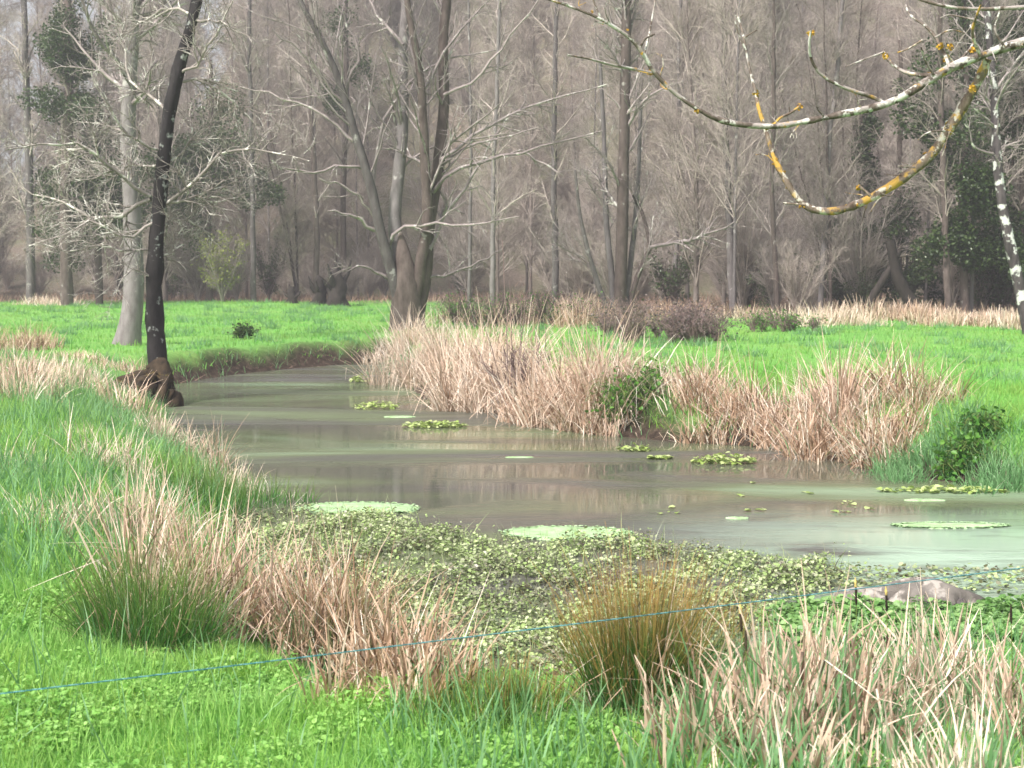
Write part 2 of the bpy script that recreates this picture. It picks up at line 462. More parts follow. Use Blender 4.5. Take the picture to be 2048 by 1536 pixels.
def water_mat():
    m, nt, N, L = newmat('water')
    p = geo_pos(N)
    mp = N.new('ShaderNodeMapping'); mp.inputs['Scale'].default_value = (.12, .42, 1); mp.inputs['Rotation'].default_value = (0, 0, .12)
    L.new(p, mp.inputs[0])
    n1 = noise(N, L, 1.0, 3, .55, mp.outputs[0], .6)       # long drifts of cloudy water and film
    r = ramp(N, [(.36, (.098, .092, .088)), (.47, (.102, .106, .078)), (.57, (.13, .155, .085)), (.68, (.21, .28, .18))])
    L.new(n1.outputs[0], r.inputs[0])
    c = r.outputs[0]
    # pale algal film floating in the eastern arm of the pond
    sx = N.new('ShaderNodeSeparateXYZ'); L.new(p, sx.inputs[0])
    fx = N.new('ShaderNodeMapRange'); fx.inputs[1].default_value = 1.0; fx.inputs[2].default_value = 3.6; L.new(sx.outputs[0], fx.inputs[0])
    fy = N.new('ShaderNodeMapRange'); fy.inputs[1].default_value = 14.8; fy.inputs[2].default_value = 13.2; L.new(sx.outputs[1], fy.inputs[0])
    mu = N.new('ShaderNodeMath'); mu.operation = 'MULTIPLY'; L.new(fx.outputs[0], mu.inputs[0]); L.new(fy.outputs[0], mu.inputs[1])
    mp2 = N.new('ShaderNodeMapping'); mp2.inputs['Scale'].default_value = (.5, 1.6, 1); L.new(p, mp2.inputs[0])
    n2 = noise(N, L, 1.0, 5, .65, mp2.outputs[0], .3)
    q = ramp(N, [(.34, (0, 0, 0)), (.54, (1, 1, 1))]); L.new(n2.outputs[0], q.inputs[0])
    mu2 = N.new('ShaderNodeMath'); mu2.operation = 'MULTIPLY'; L.new(mu.outputs[0], mu2.inputs[0]); L.new(q.outputs[0], mu2.inputs[1])
    c = mixc(N, L, mu2.outputs[0], c, (.34, .45, .35))
    # ripples: gentle everywhere, stronger in wind-touched lanes
    mp3 = N.new('ShaderNodeMapping'); mp3.inputs['Scale'].default_value = (2.2, 7, 1); L.new(p, mp3.inputs[0])
    n3 = noise(N, L, 1.0, 4, .6, mp3.outputs[0], .4)
    mp4 = N.new('ShaderNodeMapping'); mp4.inputs['Scale'].default_value = (.16, .55, 1); mp4.inputs['Location'].default_value = (4, 2, 0); L.new(p, mp4.inputs[0])
    n4 = noise(N, L, 1.0, 3, .55, mp4.outputs[0], .5)
    st = ramp(N, [(.46, (.028, .028, .028)), (.60, (.9, .9, .9))]); L.new(n4.outputs[0], st.inputs[0])
    b = N.new('ShaderNodeBump'); b.inputs['Distance'].default_value = .04
    fa = N.new('ShaderNodeMapRange'); fa.inputs[1].default_value = 21; fa.inputs[2].default_value = 31; fa.inputs[4].default_value = .75; L.new(sx.outputs[1], fa.inputs[0])
    mxs = N.new('ShaderNodeMath'); mxs.operation = 'MAXIMUM'; L.new(st.outputs[0], mxs.inputs[0]); L.new(fa.outputs[0], mxs.inputs[1])
    L.new(mxs.outputs[0], b.inputs['Strength']); L.new(n3.outputs[0], b.inputs['Height'])
    rg = ramp(N, [(.44, (.03, .03, .03)), (.60, (.42, .42, .42))]); L.new(n4.outputs[0], rg.inputs[0])
    pr = finish(N, L, c, rg.outputs[0], .5, 0, b.outputs[0])
    pr.inputs['IOR'].default_value = 1.33
    return m

# ------------------------------------------------------------------ ground and water
def axis(parts):
    out = []
    for a, b, n in parts: out += list(np.linspace(a, b, n, endpoint=False))
    return np.array(out + [parts[-1][1]])
xs = axis([(-320, -60, 22), (-60, -16, 45), (-16, 16, 190), (16, 60, 45), (60, 320, 22)])
ys = axis([(-30, 2, 14), (2, 22, 150), (22, 46, 90), (46, 100, 60), (100, 420, 60)])
X, Y = np.meshgrid(xs, ys)
Z = gz(X.ravel(), Y.ravel())
gv = np.stack([X.ravel(), Y.ravel(), Z], 1)
nx, ny = len(xs), len(ys)
ii = np.arange(nx * ny).reshape(ny, nx)
gq = np.stack([ii[:-1, :-1], ii[:-1, 1:], ii[1:, 1:], ii[1:, :-1]], -1).reshape(-1, 4)
gme = mesh_q('ground', gv, gq, ground_mat())
wx, wy = gv[:, 0], gv[:, 1]
wood = sst(-3, 3, wy - wood_edge(wx, wy) + 1.5 * wobble(wx, wy, 3))
dall = np.minimum(dist_line(wx, wy, FARW), dist_line(wx, wy, NEARW))
mud = np.where(inside(wx, wy), 1, 1 - sst(.3, 1.0, dall / (1 + .3 * wobble(wx, wy, .9))))
for nm, a in (('wood', wood), ('mud', mud)):
    at = gme.attributes.new(nm, 'FLOAT', 'POINT'); at.data.foreach_set('value', a.astype(np.float32))
tag(link('ground', gme), kind='structure', label='grassy meadow ground with muddy pond banks and a leaf covered slope')

hx, hy = POLY[:, 0], POLY[:, 1]
wxs, wys = np.linspace(-16, hx.max() + 1, 40), np.linspace(hy.min() - .6, hy.max() + 1.2, 50)
X, Y = np.meshgrid(wxs, wys)
wv = np.stack([X.ravel(), Y.ravel(), np.full(X.size, WZ)], 1)
ii = np.arange(X.size).reshape(X.shape)
wq = np.stack([ii[:-1, :-1], ii[:-1, 1:], ii[1:, 1:], ii[1:, :-1]], -1).reshape(-1, 4)
tag(link('water', mesh_q('water', wv, wq, water_mat())), kind='structure', label='murky olive pond water with pale films of algae')

# ------------------------------------------------------------------ trees placed from what the photo shows
def pxline(pts, d, n, dd=0.0, jit=0.0):
    """polyline through photo points, set at distance d, drifting dd metres in depth to its tip"""
    k = len(pts)
    P = np.array([ond(p[0], p[1], d + dd * i / max(k - 1, 1)) for i, p in enumerate(pts)])
    P = resample(P, n)
    if jit: P[1:] += RS.normal(0, jit, P[1:].shape)
    return P
def pxr(w, d): return w / 2 / FPX * d

def pack(lines, rads, n):
    return np.stack([resample(p, n) for p in lines]), np.stack([np.linspace(r[0], r[1], n) for r in rads])

def child(parent, name, acc, mat, smooth=True):
    return link(name, acc.mesh(name, mat, smooth, origin=parent.location), parent)

# --- near alder on the left bank
D1 = 25.5
base = G(322, 806); D1 = base[1]
t = thing('bare_tree', base, 'dark leaning alder with pale lichen on a mossy root at the left water edge', 'tree')
tr = pxline([(326, 835), (322, 790), (313, 690), (308, 570), (318, 420), (334, 265), (352, 160), (380, 60), (402, -30), (418, -160), (428, -330)], D1, 36)
rr_ = np.interp(np.linspace(0, 1, 36), [0, .06, .12, .3, .6, 1], [pxr(56, D1), pxr(46, D1), pxr(36, D1), pxr(30, D1), pxr(24, D1), pxr(8, D1)])
child(t, 'trunk', Acc().tubes(tr[None], rr_[None], 12, rough=.10), M['bark_alder'])
spec = [([(300, 392), (252, 357), (200, 316), (165, 292), (112, 292), (55, 292), (10, 300)], 9, -1.5), ([(302, 398), (246, 425), (190, 432), (150, 420), (120, 396), (70, 386), (40, 370)], 9, 1.0),
        ([(330, 410), (385, 366), (420, 326), (460, 300), (500, 298), (545, 308), (620, 324)], 8, -1.0), ([(330, 405), (388, 395), (430, 402), (472, 394), (505, 380)], 7, 1.2),
        ([(345, 160), (390, 160), (430, 178), (475, 212), (515, 245), (525, 250)], 7, .5), ([(322, 300), (280, 290), (248, 256), (216, 214), (190, 150)], 6, -1),
        ([(392, 30), (340, 20), (300, 36), (240, 70)], 7, .8), ([(390, 40), (430, 40), (455, 52), (500, 80)], 6, -.8), ([(318, 440), (280, 470), (230, 470), (190, 445), (150, 462), (60, 486)], 7, -1.2),
        ([(312, 460), (360, 440), (395, 455), (425, 480)], 6, .8), ([(340, 230), (300, 190), (262, 160), (245, 90), (250, 20)], 7, 1.0), ([(352, 150), (395, 120), (440, 60), (470, -20)], 6, -.5),
        ([(325, 340), (365, 300), (385, 250), (380, 210)], 5, .6), ([(320, 330), (270, 330), (215, 355), (150, 345)], 6, 1.4), ([(312, 500), (260, 500), (215, 490), (150, 500), (80, 495)], 5, -.8),
        ([(312, 520), (355, 500), (380, 470)], 5, .4), ([(410, -60), (330, -90), (240, -110)], 9, 1), ([(412, -90), (500, -130), (580, -190)], 9, -1), ([(314, 560), (285, 540), (250, 545), (225, 590)], 4, -.6)]
lines = [pxline(p, D1, 10, dd, .03) for p, w, dd in spec]; rads = [(pxr(w, D1), pxr(2.2, D1)) for p, w, dd in spec]
B, BR = pack(lines, rads, 10)
B2, B2R = kids(B, BR, 320, (.10, .98), (.4, 1.5), (.5, 1.2), .08, 6, .55, .22, .0, .005)
B3, B3R = kids(B2, B2R, 3200, (.12, .98), (.2, .85), (.4, 1.2), .05, 5, .7, .25, 0, .0044)
a = Acc().tubes(B, BR, 6).tubes(B2, B2R, 4).tubes(B3, B3R, 3)
child(t, 'crown', a, M['twig_alder'])
# the root mass hanging over the water, with its hollow
a = Acc()
for q_ in range(34):
    u_ = RS.random(); x1 = 352 - 190 * u_ ** .8 + RS.normal(0, 6); dz = -.5 - 1.0 * RS.random()
    x0 = 318 + RS.normal(0, 8); ytop = 742 + RS.uniform(0, 26); dip = RS.uniform(.35, .9)
    xm = x0 + (x1 - x0) * dip; ym = ytop + (x0 - x1) * .16 * RS.uniform(.4, 1.2) + 14
    w0 = RS.uniform(14, 30); w1 = RS.uniform(5, 12)
    P = pxline([(x0, ytop), ((x0 + xm) / 2, (ytop + ym) / 2 - 4), (xm, ym), (x1 + RS.normal(0, 4), ym + 24), (x1 + RS.normal(0, 8), 868)], D1 - .1, 14, dz, .035)
    a.tubes(P[None], np.linspace(pxr(w0, D1), pxr(w1, D1), 14)[None], 8, rough=.16)
for (p, w0, w1, dz) in [([(318, 735), (328, 775), (340, 805), (332, 840), (320, 862)], 46, 34, -.9), ([(312, 760), (292, 790), (284, 862)], 44, 34, -.6)]:
    P = pxline(p, D1 - .1, 16, dz, .04)
    a.tubes(P[None], np.linspace(pxr(w0, D1), pxr(w1, D1), 16)[None], 10, rough=.18)
child(t, 'root', a, M['root'])
rc = np.concatenate(a.V); rc = rc[RS.integers(0, len(rc), 900)]; rc = rc[rc[:, 2] > -.45]
a = Acc().leaves(rc + RS.normal(0, .03, rc.shape), RS.uniform(.02, .06, len(rc)), .4)
tag(child(t, 'moss', a, M['moss'], False), kind='stuff')

# --- pale trunk behind it
b2 = G(258, 690); D2 = b2[1]
t = thing('bare_tree', b2, 'thick pale grey trunk standing in the meadow just behind the dark leaning alder', 'tree')
P = pxline([(250, 705), (258, 670), (266, 600), (268, 520), (262, 400), (256, 280), (258, 180), (264, 80), (268, -60), (266, -260)], D2, 34)
R = np.interp(np.linspace(0, 1, 34), [0, .05, .12, .4, 1], [pxr(62, D2), pxr(46, D2), pxr(40, D2), pxr(32, D2), pxr(20, D2)])
child(t, 'trunk', Acc().tubes(P[None], R[None], 12, rough=.04), M['bark_pale'])
a = Acc()
B, BR = kids(P[None], R[None], 26, (.45, .98), (1.5, 4.5), (.6, 1.2), .3, 8, .35, .12, .05, .012, .3)
B2, B2R = kids(B, BR, 260, (.2, 1), (.6, 1.8), (.4, 1.1), .15, 5, .6, .18, 0, .008)
B3, B3R = kids(B2, B2R, 1100, (.2, 1), (.3, .9), (.4, 1.1), .1, 4, .7, .2, 0, .006)
child(t, 'crown', a.tubes(B, BR, 5).tubes(B2, B2R, 4).tubes(B3, B3R, 3), M['twig_grey'])

# --- centre alder with several stems
b3 = G(815, 662); D3 = b3[1]
t = thing('bare_tree', b3, 'large alder of several grey stems fanning from one thick foot at the centre', 'tree')
a = Acc()
foot = pxline([(818, 690), (816, 655), (814, 610), (812, 570), (808, 520), (800, 460)], D3, 12)
a.tubes(foot[None], np.interp(np.linspace(0, 1, 12), [0, .2, .5, .75, 1], [pxr(96, D3), pxr(68, D3), pxr(58, D3), pxr(36, D3), pxr(6, D3)])[None], 14, rough=.05)
child(t, 'trunk', a, M['bark_brown'])
stems = [([(800, 660), (796, 600), (784, 545), (764, 475), (738, 360), (708, 262), (682, 172), (645, 85), (600, 0), (560, -110)], 25, 8, -.8, 'bark_grey'),
         ([(808, 660), (804, 600), (796, 520), (790, 430), (799, 330), (806, 230), (806, 90), (812, 0), (816, -160)], 32, 14, .8, 'bark_pale'),
         ([(822, 660), (832, 600), (842, 520), (855, 440), (850, 335), (846, 235), (838, 130), (820, 40), (800, -100)], 26, 10, -.5, 'bark_brown'),
         ([(830, 660), (840, 600), (850, 540), (856, 450), (876, 335), (888, 205), (886, 85), (894, 0), (905, -150)], 32, 15, .6, 'bark_brown')]
SL, SR = [], []
for pts, w0, w1, dd, mt in stems:
    P = pxline(pts, D3, 26, dd); R = np.linspace(pxr(w0, D3), pxr(w1, D3), 26)
    child(t, 'stem', Acc().tubes(P[None], R[None], 10, rough=.05), M[mt]); SL.append(P); SR.append(R)
spec = [([(858, 500), (880, 445), (935, 370), (975, 300), (1020, 225)], 10, 1.5), ([(866, 385), (895, 356), (950, 325), (1045, 305), (1110, 287), (1210, 260)], 9, -1.5), ([(1045, 305), (1095, 330), (1130, 350)], 5, 0),
        ([(880, 320), (920, 290), (960, 265), (1060, 215), (1210, 170)], 8, 1), ([(700, 220), (642, 150), (600, 100), (540, 60)], 8, -1), ([(745, 380), (765, 240), (790, 200), (850, 140), (900, 118), (990, 100)], 8, 1),
        ([(775, 500), (790, 462), (830, 450), (880, 447), (935, 452), (1035, 434)], 8, -1), ([(770, 470), (740, 455), (700, 430), (655, 420)], 10, -1), ([(785, 560), (745, 540), (715, 530), (690, 548)], 8, -.6),
        ([(850, 560), (900, 545), (960, 520), (1010, 500)], 6, 1), ([(735, 340), (690, 330), (600, 345), (540, 320)], 7, -1.2), ([(720, 290), (650, 235), (560, 195), (480, 175)], 7, 1), ([(850, 330), (800, 300), (740, 230), (700, 190)], 7, 1.4),
        ([(690, 190), (720, 100), (700, 60), (660, -10)], 8, 0), ([(846, 180), (900, 90), (960, 20), (1000, -30)], 7, .5), ([(888, 190), (960, 150), (1030, 60), (1080, 0)], 7, -1), ([(806, 90), (750, 20), (720, -60)], 8, 1), ([(760, 450), (700, 380), (640, 360)], 7, -.8)]
lines = [pxline(p, D3, 10, dd, .04) for p, w, dd in spec]; rads = [(pxr(w, D3), pxr(2.4, D3)) for p, w, dd in spec]
B, BR = pack(lines, rads, 10)
Ba, BaR = kids(np.stack(SL), np.stack(SR), 70, (.35, .99), (1.2, 4.2), (.4, 1.1), .25, 10, .28, .1, .02, .02, .3)
B = np.concatenate([B, Ba]); BR = np.concatenate([BR, BaR])
B2, B2R = kids(B, BR, 420, (.15, .98), (.5, 1.9), (.4, 1.1), .12, 6, .6, .2, .0, .008)
B3, B3R = kids(B2, B2R, 1500, (.15, .98), (.3, 1.0), (.4, 1.1), .06, 4, .7, .2, 0, .006)
child(t, 'crown', Acc().tubes(B, BR, 5).tubes(B2, B2R, 4).tubes(B3, B3R, 3), M['twig_grey'])

# --- coppiced tree right of centre
D4 = 52.0
b4 = np.array([ond(1236, 640, D4)[0], D4, float(gz(ond(1236, 640, D4)[0], D4))])
t = thing('bare_tree', b4, 'straight brown tree with thin side stems rising behind the bramble thicket', 'tree')
stems = [([(1238, 650), (1242, 560), (1246, 400), (1250, 200), (1254, 0), (1258, -200)], 26, 16, 0, 'bark_brown'), ([(1230, 645), (1222, 540), (1212, 430), (1208, 280), (1200, 120)], 15, 7, .8, 'bark_pale'),
         ([(1225, 645), (1200, 580), (1178, 510), (1160, 430), (1150, 340)], 13, 5, -.6, 'bark_grey'), ([(1250, 645), (1270, 570), (1290, 515), (1300, 492), (1286, 430), (1266, 390)], 12, 6, .5, 'bark_brown'),
         ([(1245, 645), (1262, 520), (1275, 380), (1282, 200)], 13, 7, 1.2, 'bark_grey')]
SL, SR = [], []
for pts, w0, w1, dd, mt in stems:
    P = pxline(pts, D4, 22, dd); R = np.linspace(pxr(w0, D4), pxr(w1, D4), 22)
    child(t, 'stem', Acc().tubes(P[None], R[None], 9, rough=.05), M[mt]); SL.append(P); SR.append(R)
lines = [pxline([(1300, 495), (1345, 487), (1390, 476), (1430, 462), (1470, 445)], D4, 10, -1, .03), pxline([(1246, 430), (1190, 350), (1170, 340)], D4, 10, 1), pxline([(1250, 260), (1290, 200), (1340, 170)], D4, 10, -1)]
B, BR = pack(lines, [(pxr(8, D4), pxr(3, D4))] * 3, 10)
Ba, BaR = kids(np.stack(SL), np.stack(SR), 60, (.3, .99), (1.0, 3.5), (.4, 1.0), .3, 10, .3, .1, .03, .016, .3)
B = np.concatenate([B, Ba]); BR = np.concatenate([BR, BaR])
B2, B2R = kids(B, BR, 420, (.15, .98), (.5, 1.7), (.4, 1.1), .15, 5, .6, .2, .0, .009)
B3, B3R = kids(B2, B2R, 1300, (.15, .98), (.3, .9), (.4, 1.1), .06, 4, .7, .2, 0, .007)
child(t, 'crown', Acc().tubes(B, BR, 5).tubes(B2, B2R, 4).tubes(B3, B3R, 3), M['twig_grey'])

# --- spotted tree at the right edge
D5 = 44.0
x5 = ond(2050, 640, D5)[0]
b5 = np.array([x5, D5, float(gz(x5, D5))])
t = thing('bare_tree', b5, 'leaning thin trunk blotched with white lichen at the right edge', 'tree')
P = pxline([(2058, 670), (2046, 610), (2032, 540), (2010, 440), (1996, 335), (1990, 220), (1982, 120), (1972, 0), (1960, -200)], D5, 30)
R = np.linspace(pxr(25, D5), pxr(9, D5), 30)
child(t, 'trunk', Acc().tubes(P[None], R[None], 10, rough=.06), M['bark_birch'])
lines = [pxline([(1996, 310), (1965, 302), (1945, 290), (1940, 262), (1928, 248)], D5, 10, -.3), pxline([(1990, 180), (2020, 140), (2060, 90)], D5, 10, .5)]
B, BR = pack(lines, [(pxr(7, D5), pxr(2.5, D5))] * 2, 10)
Ba, BaR = kids(P[None], R[None], 22, (.35, .99), (.8, 3.0), (.5, 1.1), .2, 10, .35, .12, .02, .012, .3)
B = np.concatenate([B, Ba]); BR = np.concatenate([BR, BaR])
B2, B2R = kids(B, BR, 130, (.15, .98), (.4, 1.3), (.4, 1.1), .1, 5, .6, .2, .0, .007)
B3, B3R = kids(B2, B2R, 400, (.15, .98), (.2, .7), (.4, 1.1), .06, 4, .7, .2, 0, .005)
child(t, 'crown', Acc().tubes(B, BR, 5).tubes(B2, B2R, 4).tubes(B3, B3R, 3), M['twig_grey'])

# --- dark forked dead tree at the wood edge on the right
D6 = 55.0
x6 = ond(1785, 610, D6)[0]
b6 = np.array([x6, D6, float(gz(x6, D6))])
t = thing('dead_tree', b6, 'black leaning dead trunks propped into an upturned V below the ivy', 'tree')
for pts, w in [([(1840, 640), (1815, 595), (1795, 555), (1786, 515), (1780, 480)], 26), ([(1728, 640), (1745, 595), (1766, 560), (1786, 528), (1800, 500)], 15)]:
    P = pxline(pts, D6, 14); child(t, 'trunk', Acc().tubes(P[None], np.linspace(pxr(w * 1.25, D6), pxr(w * .7, D6), 14)[None], 9, rough=.08), M['bark_dark'])

# --- single poles that stand clear of the wood
poles = [([(1640, 650), (1648, 480), (1660, 280), (1676, 120), (1690, -60)], 16, 60, 'bark_pale', 'pale pinkish leaning pole trunk left of the black propped trunks'),
         ([(985, 640), (986, 480), (988, 320), (994, 160), (1000, -60)], 14, 66, 'bark_pale', 'pale slim trunk right of the many stemmed alder, nearest it'),
         ([(938, 640), (940, 480), (942, 300), (940, 170), (936, -60)], 10, 72, 'bark_pale', 'thinnest pale trunk seen between the alder stems and the next pale pole'),
         ([(1465, 640), (1460, 480), (1452, 300), (1448, 100), (1446, -80)], 20, 62, 'bark_grey', 'grey straight trunk right of the brown coppiced tree'),
         ([(1560, 660), (1552, 560), (1545, 420), (1548, 200), (1546, -60)], 14, 58, 'bark_brown', 'brown thin trunk midway between grey trunk and pinkish pole'),
         ([(508, 620), (507, 520), (505, 360), (500, 160), (498, -80)], 15, 78, 'bark_grey', 'slim grey trunk at the wood edge right of the yellow green shrub'),
         ([(1112, 640), (1110, 500), (1108, 320), (1110, 120), (1116, -60)], 18, 70, 'bark_grey', 'grey upright trunk just left of the brown coppiced tree'),
         ([(60, 630), (62, 500), (58, 300), (50, 100), (46, -80)], 24, 76, 'bark_grey', 'grey trunk at the far left behind the alder twigs'),
         ([(630, 620), (634, 480), (628, 330), (618, 150), (612, -60)], 16, 82, 'bark_brown', 'brown thin trunk left of the many stemmed alder above the black stumps'),
         ([(1900, 650), (1893, 520), (1886, 330), (1880, 100), (1878, -80)], 20, 57, 'bark_brown', 'brown trunk among dark ivy right of the black propped trunks'),
         ([(1350, 640), (1352, 500), (1356, 300), (1358, 100), (1362, -80)], 13, 68, 'bark_grey', 'thin grey trunk right of the brown coppiced tree, partly behind its twigs')]
for pts, w, d, mt, lab in poles:
    P = pxline(pts, d, 20, 0, .02)
    x0 = P[0, 0]; z0 = float(gz(x0, d)); P[0, 2] = min(P[0, 2], z0 - .1)
    t = thing('bare_tree', (x0, d, z0), lab, 'tree')
    R = np.linspace(pxr(w * .8, d), pxr(w * .42, d), 20)
    child(t, 'trunk', Acc().tubes(P[None], R[None], 8, rough=.05), M[mt])
    B, BR = kids(P[None], R[None], 30, (.25, .99), (1.0, 3.6), (.4, 1.1), .3, 8, .3, .12, .03, .014, .35)
    B2, B2R = kids(B, BR, 240, (.15, .98), (.5, 1.6), (.4, 1.1), .15, 5, .6, .2, .0, .009)
    B3, B3R = kids(B2, B2R, 800, (.15, .98), (.3, .9), (.4, 1.1), .06, 4, .7, .2, 0, .007)
    child(t, 'crown', Acc().tubes(B, BR, 4).tubes(B2, B2R, 3).tubes(B3, B3R, 3), M['twig_wood'])

# --- evergreen, ivy-clad trees
def blob_pts(n, c, r, hollow=.55):
    d = nrm(RS.normal(0, 1, (n, 3))); q = RS.uniform(hollow, 1, (n, 1)) ** .6
    return np.asarray(c) + d * q * np.asarray(r)
def ivy_tree(px, py_base, d, blobs, lab, n=900, w=16, leaf=.13, mat='ivy_leaf'):
    x0 = ond(px, py_base, d)[0]; z0 = float(gz(x0, d))
    t = thing('ivy_clad_tree', (x0, d, z0), lab, 'tree')
    top = min(b[1] for b in blobs) - 120
    P = pxline([(px, py_base + 20), (px - 4, 400), (px + 3, 200), (px, top)], d, 20)
    P[0, 2] = min(P[0, 2], z0 - .1)
    R = np.linspace(pxr(w, d), pxr(w * .5, d), 20)
    child(t, 'trunk', Acc().tubes(P[None], R[None], 8, rough=.06), M['bark_brown'])
    a = Acc()
    for bx, by, rx, ry in blobs:
        c = ond(bx, by, d); k = d / FPX
        for q in range(7):
            cc = c + RS.normal(0, .45, 3) * np.array([rx * k, rx * k, ry * k])
            a.leaves(blob_pts(n * 3 // 7, cc, (rx * k * .62, rx * k * .62, ry * k * .55), .2), RS.uniform(leaf * .6, leaf * 1.3, n * 3 // 7), .3)
    child(t, 'ivy', a, M[mat], False)
    B, BR = kids(P[None], R[None], 24, (.35, .99), (1.0, 4.0), (.4, 1.0), .3, 8, .3, .12, .03, .014, .3)
    B2, B2R = kids(B, BR, 160, (.15, .98), (.5, 1.6), (.4, 1.1), .15, 5, .6, .2, .0, .009)
    B3, B3R = kids(B2, B2R, 600, (.15, .98), (.3, .9), (.4, 1.1), .06, 4, .7, .2, 0, .007)
    child(t, 'crown', Acc().tubes(B, BR, 4).tubes(B2, B2R, 3).tubes(B3, B3R, 3), M['twig_wood'])
ivy_tree(135, 640, 74, [(135, 40, 50, 90), (125, 150, 55, 70), (150, 235, 65, 50)], 'tall trunk wrapped in dark green ivy, high at the upper left', 1200, 26)
ivy_tree(420, 640, 80, [(410, 240, 60, 80), (440, 310, 90, 70), (395, 390, 80, 70), (510, 370, 50, 44), (370, 330, 60, 60)], 'dark green ivy tree behind the leaning alder, to its right', 1100)
ivy_tree(200, 640, 76, [(190, 330, 110, 60), (160, 400, 100, 60), (240, 430, 80, 70), (110, 350, 60, 60), (150, 470, 80, 50)], 'low dark ivy tree behind the leaning alder, to its left', 1200)
ivy_tree(1930, 660, 58, [(1930, 120, 70, 110), (1900, 290, 70, 80), (1960, 400, 70, 80), (1890, 470, 60, 80), (1990, 520, 60, 70)], 'broad dark ivy tree at the right above the black propped trunks', 1200, 20)
ivy_tree(1720, 660, 66, [(1700, 470, 60, 60), (1740, 540, 60, 50), (1680, 580, 50, 40), (1720, 300, 40, 60)], 'dim ivy tree between the pinkish pole and the black propped trunks', 900, 16)
ivy_tree(1990, 660, 66, [(1980, 60, 80, 80), (2010, 200, 70, 80), (1950, 330, 70, 80), (2020, 420, 70, 80), (1960, 560, 80, 60), (1880, 580, 60, 50)], 'dense dark ivy tree filling the gap left of the lichen blotched trunk', 1100, 20)
ivy_tree(2050, 660, 60, [(2050, 110, 60, 100), (2060, 300, 50, 90), (2055, 480, 50, 90)], 'dark ivy tree behind the lichen blotched trunk at the right edge', 700, 20)
ivy_tree(1800, 660, 64, [(1815, 420, 60, 60), (1760, 470, 60, 40), (1830, 200, 40, 60), (1790, 560, 60, 40)], 'lower sparse ivy tree left of the broad ivy tree, behind the black trunks', 560, 16)
ivy_tree(690, 640, 86, [(690, 60, 40, 50), (720, 130, 30, 40), (660, 200, 26, 30)], 'thin ivy tufted tree behind the left stem of the big alder', 260, 14)

# --- overhanging tree close to the camera on the right; only its limbs reach into view
DL = 8.0
t = thing('lichen_tree', (4.9, 8.6, float(gz(4.9, 8.6))), 'drooping limbs crusted with yellow and white lichen, hanging in at the upper right', 'tree')
P = resample(np.array([(4.9, 8.6, float(gz(4.9, 8.6)) - .2), (4.88, 8.58, 1.2), (4.8, 8.5, 2.6), (4.72, 8.4, 3.6), (4.75, 8.5, 5.5), (4.6, 8.6, 7.5)]), 26)
child(t, 'trunk', Acc().tubes(P[None], np.linspace(.20, .07, 26)[None], 12, rough=.05), M['limb'])
J = np.array([4.72, 8.4, 3.55])
def limb_from(pts, d, n, dd=0, join=None):
    Q = np.array([ond(p[0], p[1], d + dd * i / max(len(pts) - 1, 1)) for i, p in enumerate(pts)])
    if join is not None: Q = np.vstack([join[None], Q])
    return resample(Q, n)
LA = limb_from([(2200, 50), (2048, 84), (1960, 112), (1900, 136), (1850, 166), (1780, 205), (1700, 225), (1620, 241), (1540, 253), (1450, 243), (1390, 215), (1340, 178), (1305, 140), (1288, 110), (1262, 78), (1230, 55), (1180, 28), (1080, -8)], DL, 70, -.4, J)
RA = np.interp(np.linspace(0, 1, 70), [0, .25, .45, .65, .8, 1], [pxr(40, DL), pxr(30, DL), pxr(22, DL), pxr(16, DL), pxr(11, DL), pxr(6, DL)])
RA = .80 * RA * (1 + .10 * RS.normal(0, 1, 70))
child(t, 'limb', Acc().tubes(LA[None], RA[None], 10, rough=.05), M['limb'])
LB = limb_from([(1975, 118), (1962, 150), (1940, 190), (1908, 242), (1868, 302), (1820, 346), (1760, 386), (1700, 414), (1650, 423), (1606, 408), (1574, 365), (1548, 315), (1532, 262), (1517, 215), (1512, 186)], DL, 60, .35)
RB = np.interp(np.linspace(0, 1, 60), [0, .3, .6, .8, 1], [pxr(18, DL), pxr(20, DL), pxr(16, DL), pxr(10, DL), pxr(7, DL)]) * (1 + .10 * RS.normal(0, 1, 60))
child(t, 'limb', Acc().tubes(LB[None], RB[None], 10, rough=.05), M['limb_yellow'])
LC = limb_from([(2300, -40), (2150, 5), (2048, 14), (1960, 18), (1900, 14), (1850, 2), (1800, -14)], DL + .5, 30, 0, J + np.array([0, .1, .6]))
child(t, 'limb', Acc().tubes(LC[None], np.linspace(pxr(16, DL), pxr(6, DL), 30)[None], 8, rough=.06), M['limb'])
